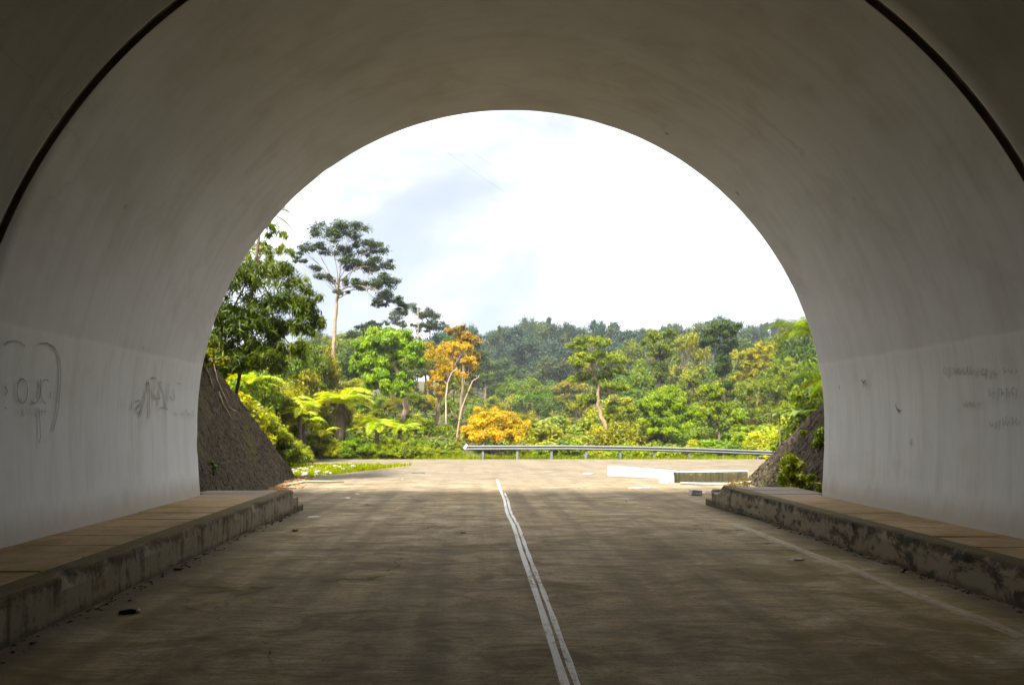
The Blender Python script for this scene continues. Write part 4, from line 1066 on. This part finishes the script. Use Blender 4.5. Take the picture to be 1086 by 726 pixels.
mb = MB(); mb.box(-.13, .13, -.1, .1, 0, .13, .015); o = mb.build('concrete_chunk', M_WHITE, loc=(5.15, 16.2, -.14)); bevel(o, .02); tag(o, 'small white concrete chunk behind the right walkway steps', 'concrete chunk')
mb = MB(); mb.box(-.22, .22, -.1, .1, 0, .10, .02); o = mb.build('stone', M_GAP, loc=(5.9, 16.6, -.14)); bevel(o, .03); tag(o, 'flat black stone behind the right walkway steps', 'stone')

# ---- litter, chips, leaves -------------------------------------------
def scrap(name, label, cat, x, y, sx, sy, h, mat, seed, z=None, group=None):
    rr = random.Random(seed); v, f = [], []; n = 9
    for ring, (s, zz) in enumerate(((1, 0), (.92, h * .8), (.5, h))):
        for k in range(n):
            a = 2 * math.pi * k / n; q = s * rr.uniform(.7, 1.1); v.append((math.cos(a) * sx * q, math.sin(a) * sy * q, zz * rr.uniform(.6, 1.1)))
    for r_ in range(2):
        for k in range(n): f.append((r_ * n + k, r_ * n + (k + 1) % n, (r_ + 1) * n + (k + 1) % n, (r_ + 1) * n + k))
    f.append(tuple(2 * n + k for k in range(n))); f.append(tuple(reversed(range(n))))
    o = obj(name, v, f, mat, None, False, loc=(x, y, (road_z(y) if z is None else z) + .002)); o.rotation_euler.z = rr.uniform(-.4, .4)
    return tag(o, label, cat, group)
def gpx(px, py):
    y = 10.0
    for _ in range(12): y = (CAMZ - road_z(y)) * F / (py - VPY)
    return (px - VPX) / F * y, y
x, y = gpx(136, 650); lt = thing('litter', 'dark squashed sandal like scrap with a pale tip on the road left', 'litter', (x, y, 0), .15)
a = scrap('body', None, None, 0, 0, .075, .03, .035, M_DARKL, 3, 0); a.parent = lt; a = scrap('tip', None, None, .075, .012, .022, .02, .03, M_LITTER, 4, 0); a.parent = lt
for nm, lb, px, py, sx, sy, h, mt, sd in [
    ('litter', 'crumpled pale paper scrap on the right lane', 846, 593.5,   .085, .035, .016, M_LITTER, 5),
    ('leaf', 'small pale scrap lying left of the crumpled paper', 812, 576, .05, .03, .01, M_PATCH, 6),
    ('leaf', 'tiny dark speck of debris on the left lane near the centre line', 491, 565, .05, .03, .015, M_DARKL, 7),
    ('stone', 'dark pebble cluster stone beside the left kerb foot', 189, 604, .06, .04, .03, M_RUBBLE, 8),
    ('stone', 'brown pebble on the left lane beyond the kerb end', 313, 563, .05, .04, .03, M_RUBBLE, 9),
    ('concrete_chip', 'flat white chip on the left lane nearest the walkway step', 333, 548, .13, .04, .012, M_LITTER, 10),
    ('concrete_chip', 'pale chip of concrete past the left walkway end', 366, 528, .12, .07, .014, M_LITTER, 11),
    ('concrete_chip', 'small white chip on the left of the junction mouth', 379, 524.5, .07, .06, .03, M_LITTER, 12),
    ('concrete_chip', 'long pale plank like chip near the grass patch', 361, 516, .45, .07, .02, M_PATCH, 13),
    ('leaf', 'dark twig lying on the road left of the line end', 444, 501.5, .30, .06, .02, M_DARKL, 14),
    ('concrete_chip', 'pale flat slab piece on the road right of centre', 678, 517, .34, .10, .014, M_LITTER, 15),
    ('concrete_chip', 'whitish scrap left of the lone white kerb', 624, 502, .22, .12, .02, M_LITTER, 16),
    ('concrete_chip', 'thin pale chip right of the road centre below the kerb', 740, 522, .20, .06, .012, M_LITTER, 17),
    ('concrete_chip', 'pale worn chip beside the right walkway steps', 796, 563, .10, .03, .008, M_PATCH, 18),
    ]:
    x, y = gpx(px, py); scrap(nm, lb, 'debris', x, y, sx, sy, h, mt, sd)
# crumbs along the kerb feet, dry leaves by the wing wall toe
def crumbs(name, label, pts, smin, smax, mat, seed):
    rr = random.Random(seed); mb = MB()
    for (x, y, z) in pts:
        s = rr.uniform(smin, smax); mb.box(x - s, x + s, y - s * rr.uniform(.6, 1.2), y + s, z - .01, z + s * rr.uniform(.4, 1.2), s * .35)
    return tag(mb.build(name, mat), label, 'debris', kind='stuff')
rr = random.Random(9)
crumbs('rubble', 'crumbs of broken concrete and grit along the foot of the left kerb', [(-3.33 + abs(rr.gauss(0, .07)), y, 0) for y in [rr.uniform(2, 12.3) for _ in range(300)]], .004, .015, M_RUBBLE, 1)
crumbs('grit', 'dark grit along the foot of the right kerb', [(4.63 - abs(rr.gauss(0, .05)), y, 0) for y in [rr.uniform(3, 13) for _ in range(260)]], .005, .018, M_RUBBLE, 2)
crumbs('leaf_litter', 'dry brown leaf litter along the toe of the left wing wall', [(-4.75 - (y - 12) * .12 + abs(rr.gauss(0, .28)), y, road_z(y)) for y in [rr.uniform(12.4, 22.5) for _ in range(420)]], .02, .055, M_DRYLEAF, 3)
crumbs('broken_concrete', 'scattered whitish broken concrete on the left of the grass patch', [(x, y, road_z(y) + .02) for x, y in [(rr.uniform(-7.2, -5.2), rr.uniform(23.2, 29)) for _ in range(70)]], .02, .07, M_LITTER, 4)
crumbs('road_chips', 'small pale stone chips strewn over the junction road', [(x, y, road_z(y) - .002) for x, y in [(rr.uniform(-4, 8), rr.uniform(14.5, 30)) for _ in range(45)]], .008, .024, M_PATCH, 5)
mb = MB(); mb.tube([(0, 0, .03), (.6, .2, .12), (1.1, .9, .05), (1.5, 1.2, .03)], [.03, .035, .03, .02], 6); tag(mb.build('branch', M_WOOD, None, True, loc=(-5.5, 19.0, -.2)), 'dry fallen branch at the toe of the left wing wall', 'branch')
mb = MB(); mb.box(-.09, .09, -.09, .09, -.2, .85, .015); o = mb.build('marker_post', M_PATCH, loc=(at(317, 470, 34).x, 34, -.4)); bevel(o, .02); tag(o, 'short weathered grey marker post half hidden in weeds on the left', 'post')

# ---- overhead cables ---------------------------------------------------
def cable(label, A, B, sag):
    A, B = Vector(A), Vector(B); P = [A.lerp(B, i / 30) - Vector((0, 0, sag * math.sin(math.pi * i / 30))) - A for i in range(31)]
    mb = MB(); mb.tube(P, .006, 5); tag(mb.build('overhead_cable', M_CABLE, None, True, loc=A), label, 'cable', 'overhead cables')
cable('upper faint overhead cable crossing the sky', at(430, 110, 42), at(760, 330, 75), .6)
cable('lower faint overhead cable crossing the sky', at(400, 110, 42), at(740, 330, 75), .6)

# ------------------------------------------------------------------ sky, sun, haze, camera
SUN_EL, SUN_AZ = R(52), R(205)      # azimuth clockwise from +Y: behind the camera, to its left
w = bpy.data.worlds.new('World'); S.world = w; w.use_nodes = True
nt = w.node_tree; nt.nodes.clear()
class WT(NT):
    def __init__(s): s.t = nt; s.out = s.n('ShaderNodeOutputWorld')
t = WT()
sky = t.n('ShaderNodeTexSky', _sky_type='NISHITA', _sun_disc=False, _sun_elevation=SUN_EL, _sun_rotation=SUN_AZ, _air_density=1.0, _dust_density=2.0)
d = t.n('ShaderNodeTexCoord').outputs['Generated']
SKO = (4.0022, .9672, 1.43)
sd = t.scale(d, (1, 1, 1.5), SKO)
cl = t.noise(sd, 2.6, 7, .55, .3)
thick = t.math('POWER', t.ramp(cl, [(.335, 0.0), (.74, 1.0)]), 3.0)                 # thin places let grey blue through
veil = t.mix(.75, t.mix(1.0, sky.outputs[0], (.14, .15, .17), 'MULTIPLY'), (.78, .84, .97))
cloud = t.mix(t.ramp(t.noise(sd, 5.0, 6, .55), [(.35, 0.0), (.6, 1.0)]), (7.4, 7.4, 7.4), (10.2, 10.0, 9.5))
colr = t.mix(thick, veil, cloud)
bg = t.n('ShaderNodeBackground', Color=colr, Strength=.15)
t.t.links.new(bg.outputs[0], t.out.inputs[0])

sl = bpy.data.lights.new('sun', 'SUN'); sl.energy = 2.5; sl.angle = R(10); sl.color = (1, .95, .86)
so = bpy.data.objects.new('sun', sl); COL.objects.link(so)
dirv = Vector((math.sin(SUN_AZ) * math.cos(SUN_EL), math.cos(SUN_AZ) * math.cos(SUN_EL), math.sin(SUN_EL)))
so.rotation_euler = dirv.to_track_quat('Z', 'Y').to_euler(); so.location = dirv * 60

HAZE = .0005
if HAZE:
    mb = MB(); mb.box(-205, 205, -135, 245, -12, 56)
    hm = bpy.data.materials.new('haze_air'); hm.use_nodes = True; hm.node_tree.nodes.clear()
    vo = hm.node_tree.nodes.new('ShaderNodeVolumePrincipled'); vo.inputs['Color'].default_value = (.80, .88, 1.0, 1); vo.inputs['Density'].default_value = HAZE
    oo = hm.node_tree.nodes.new('ShaderNodeOutputMaterial'); hm.node_tree.links.new(vo.outputs[0], oo.inputs['Volume'])
    tag(mb.build('haze', hm), kind='stuff')

cam = bpy.data.cameras.new('camera'); co = bpy.data.objects.new('camera', cam); COL.objects.link(co); S.camera = co
co.location = (0, 0, CAMZ); co.rotation_euler = (R(90), 0, 0); cam.sensor_width = 36; cam.lens = 24.0
cam.shift_x = (543 - VPX) / 1086; cam.shift_y = (VPY - 363) / 1086; cam.clip_start = .05; cam.clip_end = 2000
S.view_settings.view_transform = 'Standard'; S.view_settings.look = 'None'; S.view_settings.gamma = 1; S.view_settings.use_curve_mapping = False
S.view_settings.exposure = 2.85
S.cycles.max_bounces = 7; S.cycles.diffuse_bounces = 4; S.cycles.transmission_bounces = 3; S.cycles.volume_bounces = 0; S.cycles.transparent_max_bounces = 8
S.cycles.use_denoising = True; S.cycles.use_adaptive_sampling = True; S.cycles.adaptive_threshold = .02
